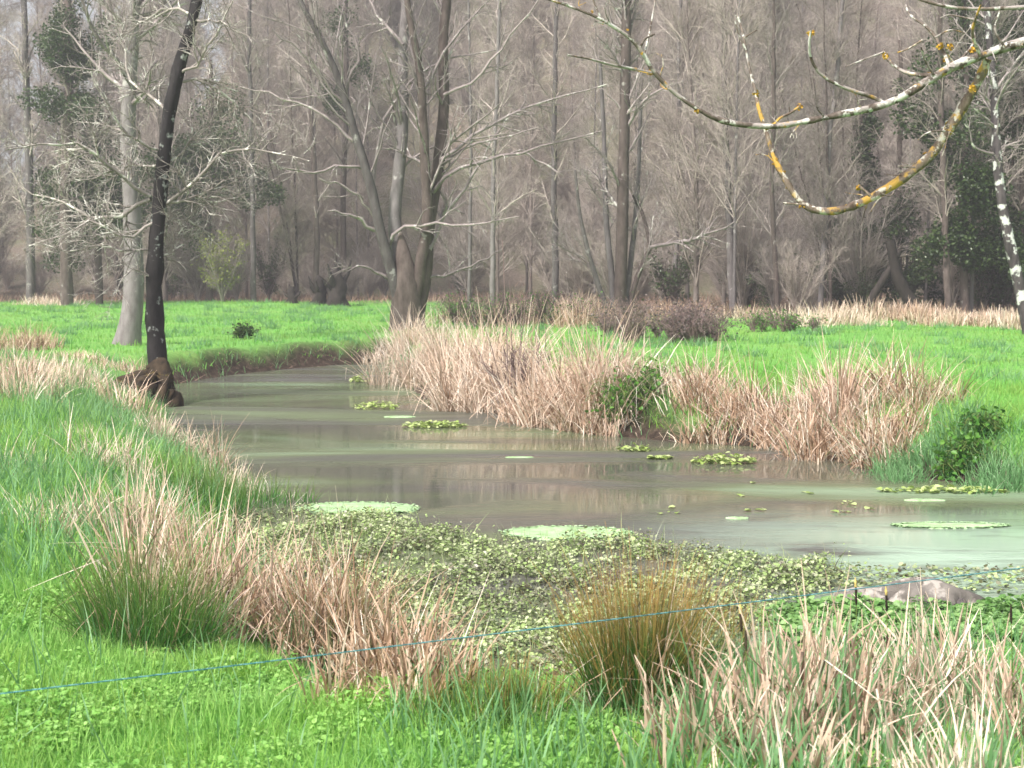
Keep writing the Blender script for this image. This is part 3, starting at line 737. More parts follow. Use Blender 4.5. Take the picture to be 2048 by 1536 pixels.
tw = [([(1302, 146), (1262, 137), (1225, 130), (1180, 118), (1135, 110)], 7, 3, -.3), ([(1880, 150), (1838, 150), (1800, 140), (1770, 112), (1768, 100)], 9, 5, .3), ([(1770, 207), (1735, 190), (1700, 180), (1645, 152), (1622, 118), (1618, 90), (1622, 60)], 9, 4, -.2),
      ([(1512, 186), (1500, 140), (1490, 90), (1484, 60), (1476, 34)], 6, 4, .2), ([(1900, 136), (1885, 100), (1860, 60), (1820, 30), (1812, 10)], 8, 4, .3), ([(1960, 112), (1945, 70), (1950, 40), (1962, 10)], 7, 4, -.2),
      ([(1548, 250), (1560, 236), (1580, 226), (1600, 212)], 6, 4, 0), ([(1580, 226), (1578, 214)], 3, 2, 0), ([(1740, 392), (1728, 380), (1718, 372)], 6, 5, 0), ([(1612, 410), (1590, 408), (1566, 406)], 4, 3, 0), ([(1830, 335), (1810, 334), (1796, 332)], 4, 3, 0),
      ([(1760, 386), (1778, 392), (1788, 386)], 4, 3, 0), ([(1905, 136), (1925, 115), (1950, 80), (1940, 50)], 6, 3, .2), ([(1870, 155), (1850, 120), (1842, 95)], 5, 3, -.1), ([(1845, 80), (1815, 98), (1795, 105)], 4, 2.5, 0), ([(1890, 262), (1870, 262), (1850, 268), (1836, 280)], 4, 2.5, 0),
      ([(1288, 110), (1300, 60), (1310, 0), (1316, -30)], 5, 3, .3), ([(1280, 95), (1290, 78), (1310, 68)], 5, 3, 0), ([(1205, 42), (1190, 10), (1180, -20)], 4, 3, 0), ([(1768, 104), (1730, 118), (1690, 134)], 3.5, 2, 0), ([(1488, 76), (1500, 68), (1514, 60)], 4, 2, 0), ([(1492, 100), (1478, 70), (1470, 42)], 4, 2, 0), ([(1476, 40), (1470, 28)], 3, 2, 0), ([(1478, 38), (1486, 28)], 3, 2, 0),
      ([(1620, 240), (1605, 246), (1590, 250)], 5, 5, 0), ([(2010, 95), (1990, 60), (2000, 20)], 6, 3, 0), ([(1950, 40), (1900, 30), (1880, 36)], 4, 2, 0), ([(1870, 75), (1900, 60), (1930, 66)], 4, 2, 0)]
for pts, w0, w1, dd in tw:
    P = limb_from(pts, DL - .1, 12, dd)
    child(t, 'twig', Acc().tubes(P[None], np.linspace(pxr(w0, DL), pxr(w1, DL), 12)[None] * (1 + .12 * RS.normal(0, 1, (1, 12))), 7, rough=.06), M['limb_yellow'] if RS.random() < .35 else M['limb'])
AP = np.stack([resample(LA[:], 30), resample(LB, 30)]); AR = np.full((2, 30), pxr(6, DL))
B, BR = kids(AP, AR, 46, (.1, .98), (.05, .25), (.5, 1.3), .3, 5, .5, .25, 0, .003)
for q in range(len(B)):
    B2, B2R = kids(B[q:q + 1], BR[q:q + 1], 2, (.3, 1), (.03, .1), (.5, 1.2), .2, 4, .7, .3, 0, .002)
    child(t, 'twig', Acc().tubes(B[q:q + 1], BR[q:q + 1], 5).tubes(B2, B2R, 4), M['limb_yellow'] if q % 3 == 0 else M['limb'])
a = Acc()
def nubs(pts, s):
    for q in pts:
        N_ = 26
        a.leaves(blob_pts(N_, q, (s, s, s), .1), RS.uniform(s * .5, s * 1.1, N_), .2)
nubs([ond(x, y, DL - .05) for x, y in [(1395, 222), (1535, 255), (1550, 250), (1770, 112), (1622, 66), (1718, 374), (1890, 120), (1905, 128), (1945, 100), (1945, 178), (1880, 92), (1600, 214), (1512, 188), (1900, 95), (1300, 145), (1860, 150)]], .019)
nubs([LB[i] + RS.normal(0, .012, 3) for i in RS.integers(4, 56, 26)], .010)
nubs([LA[i] + RS.normal(0, .012, 3) for i in RS.integers(20, 66, 18)], .008)
child(t, 'lichen', a, M['lichen'], False)

# ------------------------------------------------------------------ the wood behind: prototypes copied
def wood_tree(h, r, lo, n1, n2, n3, spread, bark, twig, lab, grp, fork=False):
    t = thing('bare_tree', (0, 0, 0), lab, 'tree', grp)
    z = np.linspace(-.4, h, 16)
    P = np.stack([np.cumsum(RS.normal(0, .09, 16)) * np.linspace(0, 1, 16), np.cumsum(RS.normal(0, .09, 16)) * np.linspace(0, 1, 16), z], 1)
    R = np.linspace(r, r * .22, 16); R[0] *= 1.3
    Ps, Rs_ = [P], [R]
    if fork:
        for s in range(2):
            Q = P.copy(); a0 = RS.uniform(0, 6.28); f = np.linspace(0, 1, 16) ** 1.2
            Q[:, 0] += np.cos(a0) * f * h * .18; Q[:, 1] += np.sin(a0) * f * h * .18; Q[:, 2] *= .9
            Ps.append(Q); Rs_.append(R * .75)
    Ps, Rs_ = np.stack(Ps), np.stack(Rs_)
    link('trunk', Acc().tubes(Ps, Rs_, 7, rough=.04).mesh('trunk', M[bark]), t)
    B, BR = kids(Ps, Rs_, n1, (lo, .99), (h * spread * .5, h * spread), (.5, 1.1), .35, 7, .4, .12, .04, .02, .55)
    B2, B2R = kids(B, BR, n2, (.15, 1), (h * .04, h * .09), (.4, 1.0), .2, 5, .55, .18, .03, .012, .4)
    B3, B3R = kids(B2, B2R, n3, (.15, 1), (h * .015, h * .045), (.4, 1.0), .12, 4, .7, .2, 0, .009, .3)
    link('crown', Acc().tubes(B, BR, 4).tubes(B2, B2R, 3).tubes(B3, B3R, 3).mesh('crown', M[twig]), t)
    return t
KINDS_ = [wood_tree(23, .10, .07, 80, 620, 6500, .20, 'bark_wood', 'twig_wood', 'tall slender bare tree in the brown wood, upright single stem', 'slender bare trees of the wood'),
          wood_tree(20, .13, .06, 90, 700, 7000, .26, 'bark_wood', 'twig_wood', 'stout bare tree in the brown wood with wide low boughs', 'stout bare trees of the wood'),
          wood_tree(25, .085, .15, 70, 560, 5500, .17, 'bark_pale', 'twig_wood', 'pale poled bare tree in the brown wood with a high narrow crown', 'pale poled bare trees of the wood'),
          wood_tree(18, .085, .05, 90, 700, 7000, .24, 'bark_brown', 'twig_wood', 'bare tree of three forked stems in the brown wood', 'forked bare trees of the wood', True)]
def shrub_proto(h, ns, n2, n3, lab, grp, twig, leaf=None, nm='bare_shrub', cat='shrub', nleaf=0):
    t = thing(nm, (0, 0, 0), lab, cat, grp)
    az = RS.uniform(0, 6.28, ns); ln = RS.uniform(.6, 1, ns) * h; le = RS.uniform(.05, .6, ns)
    n = 8; f = np.linspace(0, 1, n)
    P = np.stack([np.cos(az)[:, None] * np.sin(le)[:, None] * ln[:, None] * f ** 1.3, np.sin(az)[:, None] * np.sin(le)[:, None] * ln[:, None] * f ** 1.3, (np.cos(le) * ln)[:, None] * f - .1], -1)
    P = P + RS.normal(0, .03 * h / 3, P.shape) * f[None, :, None]
    R = np.linspace(.022, .008, n)[None] * np.ones((ns, 1)) * h / 3
    B, BR = kids(P, R, n2, (.15, 1), (h * .12, h * .35), (.3, .9), .2, 5, .6, .15, .02, .008, .4)
    B2, B2R = kids(B, BR, n3, (.15, 1), (h * .05, h * .16), (.3, .9), .1, 4, .7, .2, 0, .006, .3)
    link('branches', Acc().tubes(P, R, 5).tubes(B, BR, 3).tubes(B2, B2R, 3).mesh('branches', M[twig]), t)
    if leaf:
        c = B2[:, 1:].reshape(-1, 3); c = c[RS.integers(0, len(c), nleaf)] + RS.normal(0, .08, (nleaf, 3))
        link('foliage', Acc().leaves(c, RS.uniform(.05, .13, nleaf), .2).mesh('foliage', M[leaf], False), t)
    return t
SHR = [shrub_proto(6.0, 18, 260, 2600, 'tall bare twiggy shrub along the foot of the wood', 'tall bare shrubs at the wood foot', 'twig_wood'),
       shrub_proto(3.2, 24, 260, 2000, 'low brown twiggy shrub along the foot of the wood', 'low brown shrubs at the wood foot', 'twig_wood')]
EVG = shrub_proto(3.2, 12, 120, 600, 'small dark evergreen bush among the trunks of the wood', 'dark evergreen bushes in the wood', 'bark_brown', 'ivy_leaf', 'evergreen_bush', 'bush', 1500)

def scatter_wood(n, y0, y1, mind):
    out = []; tries = 0
    while len(out) < n and tries < 60000:
        tries += 1
        y = y0 + (y1 - y0) * RS.random() ** 1.0
        x = RS.uniform(-1, 1) * (.40 * y + 10)
        if y < wood_edge(np.array(x), np.array(y)) + 2: continue
        if x < -.19 * y and y > 105 and RS.random() < .75: continue
        if all((x - a) ** 2 + (y - b) ** 2 > mind ** 2 for a, b in out): out.append((x, y))
    return out
pts = scatter_wood(250, 57, 178, 2.8)
for i, (x, y) in enumerate(pts):
    k = i if i < 4 else int(RS.choice(4, p=[.34, .2, .26, .2]))
    s = RS.uniform(.8, 1.15); z = float(gz(x, y))
    if i < 4:
        o = KINDS_[i]; o.location = (x, y, z)
    else:
        o = copy_thing(KINDS_[k], (x, y, z), RS.uniform(0, 6.28), (s, s, s * RS.uniform(.9, 1.15)))
pts = scatter_wood(190, 55, 135, 1.8)
for i, (x, y) in enumerate(pts):
    k = i if i < 2 else int(RS.random() < .5)
    s = RS.uniform(.6, 1.2); z = float(gz(x, y))
    if i < 2: SHR[i].location = (x, y, z)
    else: copy_thing(SHR[k], (x, y, z), RS.uniform(0, 6.28), (s, s, s))
pts = scatter_wood(22, 60, 120, 5.0)
for q_ in range(20):
    y_ = RS.uniform(57, 82); pts.append(((RS.uniform(1480, 2120) - 1024) / FPX * y_, y_))
for i, (x, y) in enumerate(pts):
    z = float(gz(x, y)); s = RS.uniform(.5, 1.2)
    if i == 0: EVG.location = (x, y, z)
    else: copy_thing(EVG, (x, y, z), RS.uniform(0, 6.28), (s, s, s * RS.uniform(.8, 1.6)))

o = shrub_proto(4.2, 20, 200, 900, 'yellow green budding shrub at the wood edge behind the left meadow', None, 'twig_wood', 'bud_leaf', 'budding_shrub', 'shrub', 2600)
p = ond(445, 620, 77); o.location = (p[0], 77, float(gz(p[0], 77)))
# dark stumps at the wood edge, left of the big alder
for px, w, hpx, lab in [(582, 22, 34, 'small dark stump standing left of the pair of black stumps'), (640, 30, 62, 'black stump at the wood edge, left one of a touching pair'), (672, 44, 84, 'widest black stump at the wood edge close to the big alder')]:
    d = 74.0; p = ond(px, 610, d); z0 = float(gz(p[0], d))
    k = d / FPX
    P = resample(np.array([(p[0], d, z0 - .2), (p[0] + .05, d, z0 + hpx * k * .5), (p[0] - .1, d + .1, z0 + hpx * k)]), 8)
    a = Acc().tubes(P[None], np.interp(np.linspace(0, 1, 8), [0, .3, .92, 1], [w * k * .75, w * k * .45, w * k * .3, .02])[None], 9, rough=.25)
    for q_ in range(5):
        az_ = RS.uniform(0, 6.28); f_ = RS.uniform(.2, .9)
        P2 = resample(np.array([P[3], P[3] + np.array([math.cos(az_) * w * k * .5, math.sin(az_) * w * k * .5, hpx * k * f_ * .4]), P[3] + np.array([math.cos(az_) * w * k * .8, math.sin(az_) * w * k * .8, hpx * k * f_])]), 8)
        a.tubes(P2[None], np.linspace(w * k * .22, .03, 8)[None], 6, rough=.25)
    o = link('tree_stump', a.mesh('tree_stump', M['bark_dark'], True, origin=(p[0], d, z0)), None, (p[0], d, z0)); tag(o, lab, 'stump')

# ------------------------------------------------------------------ reeds, rushes and tussocks
def clump(name, lab, cat, px, py, rx, ry, n, h, mat, w=(.008, .016), lean=.35, bend=.5, stalks=0, group=None, K=4, green=None, fold=.25, face_x=True, c=None, out=.5, wet=False, dead=0):
    """one tussock of blades rooted on the ground round a spot"""
    if c is None: c = G(px, py)
    loc = (c[0], c[1], float(gz(c[0], c[1])))
    ns = 0 if name == 'rush_tuft' else 11
    sub = np.column_stack([RS.normal(0, .72, ns), RS.normal(0, .7, ns), RS.uniform(.32, 1.18, ns)]) if ns else None
    hk = [1.0]
    def roots(m):
        a0 = RS.uniform(0, 6.28, m); q = np.sqrt(RS.random(m))
        x = c[0] + np.cos(a0) * q * rx; y = c[1] + np.sin(a0) * q * ry
        if sub is not None:            # blades gather in little tufts of unequal height
            k = RS.integers(0, len(sub), m)
            x = x * .36 + .64 * (c[0] + sub[k, 0] * rx); y = y * .36 + .64 * (c[1] + sub[k, 1] * ry); hk[0] = sub[k, 2]
        else: hk[0] = 1.0
        if name in ('dry_reed_clump', 'grass_tussock'): y = np.where(inside(x, y), y + .9, y)
        return np.stack([x, y, np.maximum(gz(x, y), WZ - .05) - .02], 1), a0, q
    def strips(acc, m, hh, ww, ln, bd, fo):
        r, a0, q = roots(m)
        az = np.where(RS.random(m) < out, a0 + RS.normal(0, .6, m), RS.uniform(0, 6.28, m))
        he = RS.uniform(*hh, m) * (1 - .25 * q) * hk[0]
        fold_t = RS.uniform(.35, .8, m); fa = np.where(RS.random(m) < fo, RS.uniform(.7, 1.9, m), 0)
        acc.blades(r, he, RS.uniform(*ww, m), np.abs(RS.normal(0, ln, m)) * (.5 + q), az, np.abs(RS.normal(0, bd, m)), K, RS.normal(0, .5, m) if face_x else None, None, .15, (fold_t, fa))
    a = Acc(); strips(a, n, h, w, lean, bend, fold)
    parts = [('leaves', a, mat)]
    if stalks:
        if name == 'reed_clump':
            for q_ in range(stalks):
                b = Acc(); strips(b, 1, (h[0] * .8, h[1] * 1.15), (.004, .007), .5, bend * .5, .35); parts.append(('stalk', b, 'stalk'))
        else:
            b = Acc(); strips(b, stalks, (h[0] * .8, h[1] * 1.15), (w[0] * .6, w[0] * 1.05), lean * 1.8, bend * .5, .5); parts.append(('stalks', b, 'stalk'))
    if green:
        b = Acc(); strips(b, green, (h[0] * .6, h[1] * .9), (w[0] * .9, w[1] * .95), lean, bend, .05); parts.append(('green_leaves', b, 'grass_blue'))
    if dead:
        b = Acc(); strips(b, dead, (h[0] * .4, h[1] * .9), (w[0], w[1] * 1.4), lean * 1.5, .9, .5); parts.append(('dead_stems', b, 'reed_dark'))
    if len(parts) == 1:
        o = link(name, a.mesh(name, M[mat], True, loc), None, loc)
        return tag(o, lab, cat, group)
    t = thing(name, loc, lab, cat, group)
    for nm, acc, mt in parts: child(t, nm, acc, M[mt])
    return t

# far bank, from the alder's foot round to the right
FB = [(812, 700, 0.83, 0.54, 622, (0.73, 1.67), 'reed_pale', 20, 'pale reed tuft against the foot of the many stemmed alder'),
      (868, 745, 1.10, 0.75, 861, (0.83, 1.87), 'reed_pale', 26, 'tall pale reeds on the far bank, first clump right of the alder foot'),
      (930, 765, 1.01, 0.75, 861, (0.91, 2.02), 'reed', 30, 'pink dry reeds on the far bank leaning to the water, beside the alder clump'),
      (990, 785, 0.92, 0.75, 861, (0.91, 2.02), 'reed_pale', 30, 'pale reeds just left of the purple twiggy willow'),
      (1105, 815, 0.83, 0.61, 861, (0.91, 2.02), 'reed', 30, 'pink reeds just right of the purple twiggy willow'),
      (1165, 822, 0.74, 0.61, 765, (0.77, 1.92), 'reed', 30, 'rosy dry reeds left of the green bush on the bank'),
      (1215, 790, 0.83, 0.54, 669, (0.77, 1.68), 'reed_pale', 20, 'pale thin reeds behind the green bush on the bank'),
      (1345, 820, 0.83, 0.48, 580, (0.46, 1.01), 'reed', 60, 'reeds with many bent white stalks right of the green bush'),
      (1432, 840, 0.74, 0.41, 471, (0.41, 0.96), 'reed_dark', 40, 'short brown reeds at the water between bent white stalks and the big brown reeds'),
      (1540, 846, 0.83, 0.48, 653, (0.51, 1.13), 'reed_dark', 50, 'brown reeds with stiff upright stems dipping in the water'),
      (1640, 850, 0.92, 0.61, 871, (0.65, 1.44), 'reed', 60, 'biggest brown reed clump on the right bank, tallest at its middle'),
      (1738, 868, 0.83, 0.54, 798, (0.60, 1.32), 'reed_dark', 80, 'tangled brown reeds crossed by white fallen stalks, right of the biggest clump'),
      (1812, 816, 0.74, 0.48, 435, (0.55, 1.20), 'reed_dark', 30, 'thin brown reeds fading into grass at the right end of the bank')]
for px, py, rx, ry, n, h, mt, st, lab in FB:
    clump('dry_reed_clump', lab, 'reeds', px, py, rx, ry, n, h, mt, (.010, .024), .36, .95, int(st * 3.2), 'dry reeds along the far bank', 4, None if px < 1300 else 40)
# right meadow edge reeds, far
for px, py, n, h, mt, lab in [(1690, 650, 800, (.6, 1.0), 'reed_pale', 'pale far reeds left of the black propped trunks'), (1770, 640, 900, (.7, 1.15), 'reed', 'pink far reeds at the feet of the black propped trunks'),
                              (1850, 642, 700, (.5, .8), 'reed_dark', 'low brown far reeds right of the black propped trunks'), (1950, 650, 800, (.5, .9), 'reed', 'pale far reeds left of the lichen blotched trunk'), (2040, 655, 900, (.7, 1.1), 'reed_pale', 'pale far reeds round the lichen blotched trunk at the right edge'),
                              (960, 645, 600, (.5, .9), 'reed_dark', 'brown scrubby reeds behind the far bank nearest the alder foot'), (1030, 648, 600, (.5, 1.0), 'reed', 'tan scrubby reeds behind the far bank left of the pink ones'), (1330, 632, 500, (.5, .9), 'reed_dark', 'brown reeds rising behind the bramble thicket'), (1450, 640, 500, (.4, .8), 'reed', 'tan reeds behind the right end of the bramble thicket'),
                              (1110, 640, 700, (.8, 1.3), 'reed', 'pink reeds standing behind the far bank left of the bramble thicket'), (1210, 650, 600, (.6, 1.0), 'reed_dark', 'brown reeds at the foot of the coppiced tree'),
                              (90, 612, 900, (.4, .8), 'reed_pale', 'low straw strip along the far edge of the left meadow')]:
    clump('dry_reed_clump', lab, 'reeds', px, py, 2.0, 1.6, n, h, mt, (.02, .04), .25, .4, 20, 'dry reeds below the wood', 4)
# left bank reeds
for px, py, rx, ry, n, h, mt, lab in [(40, 790, 1.3, 1.5, 1000, (.6, 1.0), 'reed', 'pink dry reeds at the left edge below the far meadow'), (120, 770, 1.0, 1.0, 600, (.35, .65), 'reed_pale', 'short pale grass tuft right of the pink reeds at the left edge'),
                                      (30, 700, 1.5, 1.2, 700, (.6, .95), 'reed_dark', 'brown reeds at the left edge, farther than the pink ones'), (205, 735, 1.2, .8, 500, (.3, .55), 'reed', 'short rusty tuft left of the leaning alder'),
                                      (320, 895, .4, .5, 420, (.35, .65), 'reed_pale', 'pale tuft right below the mossy alder root'), (165, 885, .6, .5, 200, (.15, .3), 'reed_pale', 'bleached short grass left below the alder root')]:
    clump('dry_grass_tuft', lab, 'reeds', px, py, rx, ry, n, h, mt, (.010, .022), .3, .5, 10, 'dry tufts on the left bank', 4)
# nearer left bank
for px, py, rx, ry, n, h, mt, st, gr, lab in [(120, 1060, .55, .5, 220, (.32, .62), 'reed_pale', 16, 60, 'straggly bleached grass at the left edge of the near bank'), (240, 1070, .5, .5, 320, (.35, .75), 'reed', 20, 60, 'upright straw grass left of the dark rush tuft'),
                                              (230, 945, .5, .5, 220, (.4, .75), 'reed_pale', 14, 60, 'small straw tuft between the alder root and the upright straw grass'), (420, 935, .4, .4, 300, (.4, .8), 'reed', 20, 50, 'straw tuft at the shore just beyond the dark rush tuft'),
                                              (60, 960, .6, .5, 120, (.35, .65), 'reed_pale', 14, 90, 'thin straw at the left edge in the tall blue green grass'), (470, 985, .3, .4, 160, (.3, .65), 'reed_pale', 16, 30, 'fine straw stems at the water right of the dark rush tuft'),
                                              (335, 1060, .45, .5, 260, (.4, .8), 'reed_pale', 18, 50, 'straw tuft with curved tall blades beside the dark rush tuft')]:
    clump('dry_grass_tuft', lab, 'grass tuft', px, py, rx, ry, n, h, mt, (.006, .014), .35, .7, st, 'straw tufts on the near left bank', 5, gr)
clump('rush_tuft', 'dark green rush tuft low on the left shore', 'rushes', 400, 1020, .45, .5, 420, (.4, .75), 'rush_green', (.005, .009), .3, .25, 12, None, 4, None, .03)
clump('rush_tuft', 'faint grey green rush tuft at the shore beyond the watercress', 'rushes', 520, 1010, .6, .4, 260, (.25, .5), 'rush_green', (.006, .01), .35, .4, 40, None, 4, None, .1)
# near bank: sedge tussocks from left to right
for px, py, rx, ry, n, h, mt, st, gr, lab in [(380, 1240, .42, .42, 460, (.55, 1.05), 'reed', 26, 20, 'pink straw tussock behind the left green rush'), (470, 1265, .35, .38, 420, (.5, .95), 'reed_dark', 22, 20, 'brown straw tussock touching the right of the green rush'),
                                              (580, 1290, .34, .36, 460, (.55, .98), 'reed', 20, 10, 'upright straw tussock midway between green rush and watercress'), (680, 1330, .34, .34, 520, (.6, 1.1), 'reed_dark', 24, 10, 'tall tan tussock crossed by the blue cord, at the watercress edge'),
                                              (775, 1380, .30, .3, 460, (.42, .8), 'reed_dark', 30, 6, 'collapsed rust brown tussock by the watercress hole, under the cord')]:
    clump('straw_tussock', lab, 'tussock', px, py, rx, ry, n, h, mt, (.006, .0155), .30, .5, st * 2, 'straw tussocks along the near bank', 5, gr, .38)
clump('rush_tuft', 'large green rush clump on the left of the near bank behind the blue cord', 'rushes', 300, 1300, .34, .34, 1500, (.25, .82), 'rush_green', (.004, .007), .38, .28, 30, None, 4, 60, .09, False, None, .75, dead=260)
clump('rush_tuft', 'thick rush clump with orange tips in the middle of the near bank', 'rushes', 1278, 1425, .20, .20, 1500, (.24, .88), 'rush', (.0035, .0065), .30, .2, 26, None, 4, 50, .08, False, None, .75, dead=220)
clump('rush_tuft', 'sparse dark rush stems rising from watercress behind the orange tipped clump', 'rushes', 1330, 1350, .55, .35, 420, (.5, .85), 'rush', (.003, .005), .14, .12, 14, None, 4, None, .03, False)
clump('rush_tuft', 'thin dark rush stems standing through the tall tan tussock', 'rushes', 690, 1330, .40, .30, 150, (.55, 1.0), 'rush', (.003, .005), .16, .12, 0, None, 4, None, .03, False)
clump('rush_tuft', 'short orange rush stubble left of the orange tipped clump', 'rushes', 985, 1440, .35, .25, 420, (.2, .36), 'rush', (.003, .0055), .25, .2, 16, None, 4, None, .05, False)
# right foreground reed bed
for px, py, n, h, mt, st, gr, lab in [(1465, 1500, 260, (.25, .66), 'reed', 12, 120, 'tan reeds directly right of the orange tipped rush clump'), (1590, 1470, 250, (.35, .8), 'reed', 16, 200, 'mixed straw and green reeds below the mud mound, left part'),
                                      (1730, 1480, 260, (.35, .82), 'reed', 16, 170, 'mixed straw and green reeds below the middle of the mud mound'), (1870, 1450, 290, (.35, .8), 'reed_pale', 20, 190, 'pale broad reeds below the right end of the mud mound'),
                                      (2010, 1470, 340, (.4, .85), 'reed', 22, 160, 'tallest pale reeds in the bottom right corner'), (1960, 1600, 220, (.2, .5), 'reed_pale', 40, 130, 'fallen crossed straw stalks at the bottom right edge'), (1580, 1610, 90, (.2, .45), 'reed', 12, 220, 'straw blades in green grass at the bottom, right of centre')]:
    clump('reed_clump', lab, 'reeds', px, py, .40, .38, n, h, mt, (.007, .021), .30, .35, st, 'reeds of the right foreground', 5, gr, .28)

# sedge flower stalks with dark heads and yellow pollen
for px, py0, py1, lab in [(1482, 1440, 1245, 'black sedge head with yellow tip nearest the rush clump'), (1492, 1450, 1285, 'lower black sedge head close under the leftmost one'), (1712, 1420, 1190, 'black sedge head with yellow tip against the mud mound'),
                          (1775, 1430, 1288, 'short black sedge head among the pale reeds at the middle'), (1773, 1400, 1205, 'dark sedge head without yellow tip right of the mound middle'), (2022, 1440, 1228, 'dark sedge head at the far right among tall pale reeds')]:
    d = G(px, py0)[1] - .15
    P = pxline([(px + 8, py0 + 60), (px + 3, (py0 + py1) / 2), (px, py1)], d, 8)
    t = thing('sedge_flower', P[0], lab, 'sedge flower', 'sedge flower stalks by the right shore')
    child(t, 'stem', Acc().tubes(P[None], np.full((1, 8), .0025), 5), M['rush_green'])
    H = resample(np.array([P[-2] * .5 + P[-1] * .5, P[-1], P[-1] + np.array([-.002, 0, .05])]), 10)
    child(t, 'flower_head', Acc().tubes(H[None], np.interp(np.linspace(0, 1, 10), [0, .2, .8, 1], [.0025, .0062, .0055, .002])[None], 7, rough=.2), M['flower'])
    if 'yellow' in lab:
        H2 = resample(np.array([H[-1] - np.array([0, 0, .012]), H[-1] + np.array([-.002, 0, .014]), H[-1] + np.array([-.003, 0, .035])]), 8)
        child(t, 'pollen', Acc().tubes(H2[None], np.interp(np.linspace(0, 1, 8), [0, .4, 1], [.0055, .007, .002])[None], 7, rough=.2), M['pollen'])

# purple willow shrub in the far reeds
o = shrub_proto(1.35, 34, 300, 700, 'purple twiggy willow shrub growing among the far bank reeds', None, 'shrub_twig', None, 'willow_shrub', 'shrub')
c = G(1045, 822); o.location = (c[0], c[1] + .3, float(gz(c[0], c[1] + .3)))
tall = Acc()
for px0, px1, py1 in [(1030, 1060, 545), (1018, 1005, 480), (1040, 1042, 600), (1075, 1078, 640), (1010, 960, 620), (1000, 950, 690), (1090, 1092, 650), (1025, 1020, 560)]:
    P = pxline([(px0, 815), ((px0 * .6 + px1 * .4), (815 + py1) / 2), (px1, py1)], c[1] + .3, 10, 0, .01)
    tall.tubes(P[None], np.linspace(.011, .005, 10)[None], 5)
w = link('tall_shoots', tall.mesh('tall_shoots', M['shrub_twig'], True, o.location), o)
# bramble thicket
def thicket(px0, px1, py, hpx, lab, nm, leafm, twigm, n, dy=1.5):
    c = hit((px0 + px1) / 2, py); k = c[1] / FPX
    t = thing(nm, c, lab, 'thicket'); L_ = Acc(); T_ = Acc()
    for q in range(n):
        px = RS.uniform(px0, px1); b = ond(px, py, c[1]); x = b[0]; y = c[1] + RS.uniform(0, dy); z = float(gz(x, y)); hh = hpx * k * RS.uniform(.3, 1.1)
        m = 44; az = RS.uniform(0, 6.28, m); f = np.linspace(0, 1, 7)
        rr = RS.uniform(.3, 1.1, m) * hh
        P = np.stack([x + np.cos(az)[:, None] * rr[:, None] * f, y + np.sin(az)[:, None] * rr[:, None] * f, z + (np.sin(f * 2.3)[None] * hh * RS.uniform(.5, 1.1, m)[:, None])], -1) + RS.normal(0, .03, (m, 7, 3))
        T_.tubes(P, np.linspace(.009, .004, 7)[None] * np.ones((m, 1)), 3)
        C = P[:, 2:].reshape(-1, 3); nl = 130; C = C[RS.integers(0, len(C), nl)] + RS.normal(0, .10, (nl, 3))
        C[:, 2] = np.maximum(C[:, 2], z)
        L_.leaves(C, RS.uniform(.025, .085, nl), .3)
    child(t, 'canes', T_, M[twigm]); child(t, 'foliage', L_, M[leafm], False)
thicket(1225, 1490, 690, 85, 'purple brown bramble thicket along the edge of the right meadow', 'bramble_thicket', 'bramble_leaf', 'shrub_twig', 26, 4.5)
thicket(1500, 1640, 665, 45, 'low dull green undergrowth between the brambles and the far pale reeds', 'bramble_thicket', 'bush_leaf', 'shrub_twig', 7)
thicket(880, 1200, 655, 62, 'dull green undergrowth behind the far reeds, right of the alder foot', 'bramble_thicket', 'bush_leaf', 'shrub_twig', 18, 4)
thicket(1222, 1318, 845, 80, 'green leafy bush over the dark hollow in the far bank', 'leafy_bush', 'bush_leaf', 'rush_green', 7, .9)
thicket(468, 502, 678, 26, 'dark green leaf tuft alone in the bright left meadow', 'leafy_tuft', 'ivy_leaf', 'rush_green', 4, .4)
thicket(1900, 1990, 955, 55, 'small leafy plant hanging over the muddy bank at the far right', 'leafy_bush', 'bush_leaf', 'rush_green', 4, .4)
clump('grass_tussock', 'rounded bright green tussock on the muddy right bank', 'grass tuft', 1860, 915, .8, .6, 900, (.3, .55), 'grass_blue', (.008, .014), .4, .6, 0, None, 4)
clump('grass_tussock', 'green tussock at the right edge above the muddy bank', 'grass tuft', 2010, 900, .9, .7, 900, (.3, .6), 'grass', (.008, .014), .4, .6, 0, None, 4)
clump('grass_tussock', 'small green tuft at the water in front of the tangled brown reeds', 'grass tuft', 1620, 905, .35, .25, 300, (.2, .4), 'grass', (.008, .014), .4, .6, 0, None, 4)
clump('grass_tussock', 'green grass fringe left of the far reeds where the water narrows', 'grass tuft', 800, 745, .6, .8, 500, (.4, .7), 'grass_blue', (.012, .02), .4, .5, 0, None, 4)

clump('grass_tussock', 'blue green tussock behind the rounded one on the right bank', 'grass tuft', 1930, 862, .8, .7, 800, (.3, .6), 'grass_blue', (.008, .016), .45, .7, 8, None, 4)
clump('grass_tussock', 'lowest green tussock hanging over the mud at the right edge', 'grass tuft', 2035, 945, .6, .5, 700, (.25, .5), 'grass_blue', (.008, .016), .45, .8, 14, None, 4)
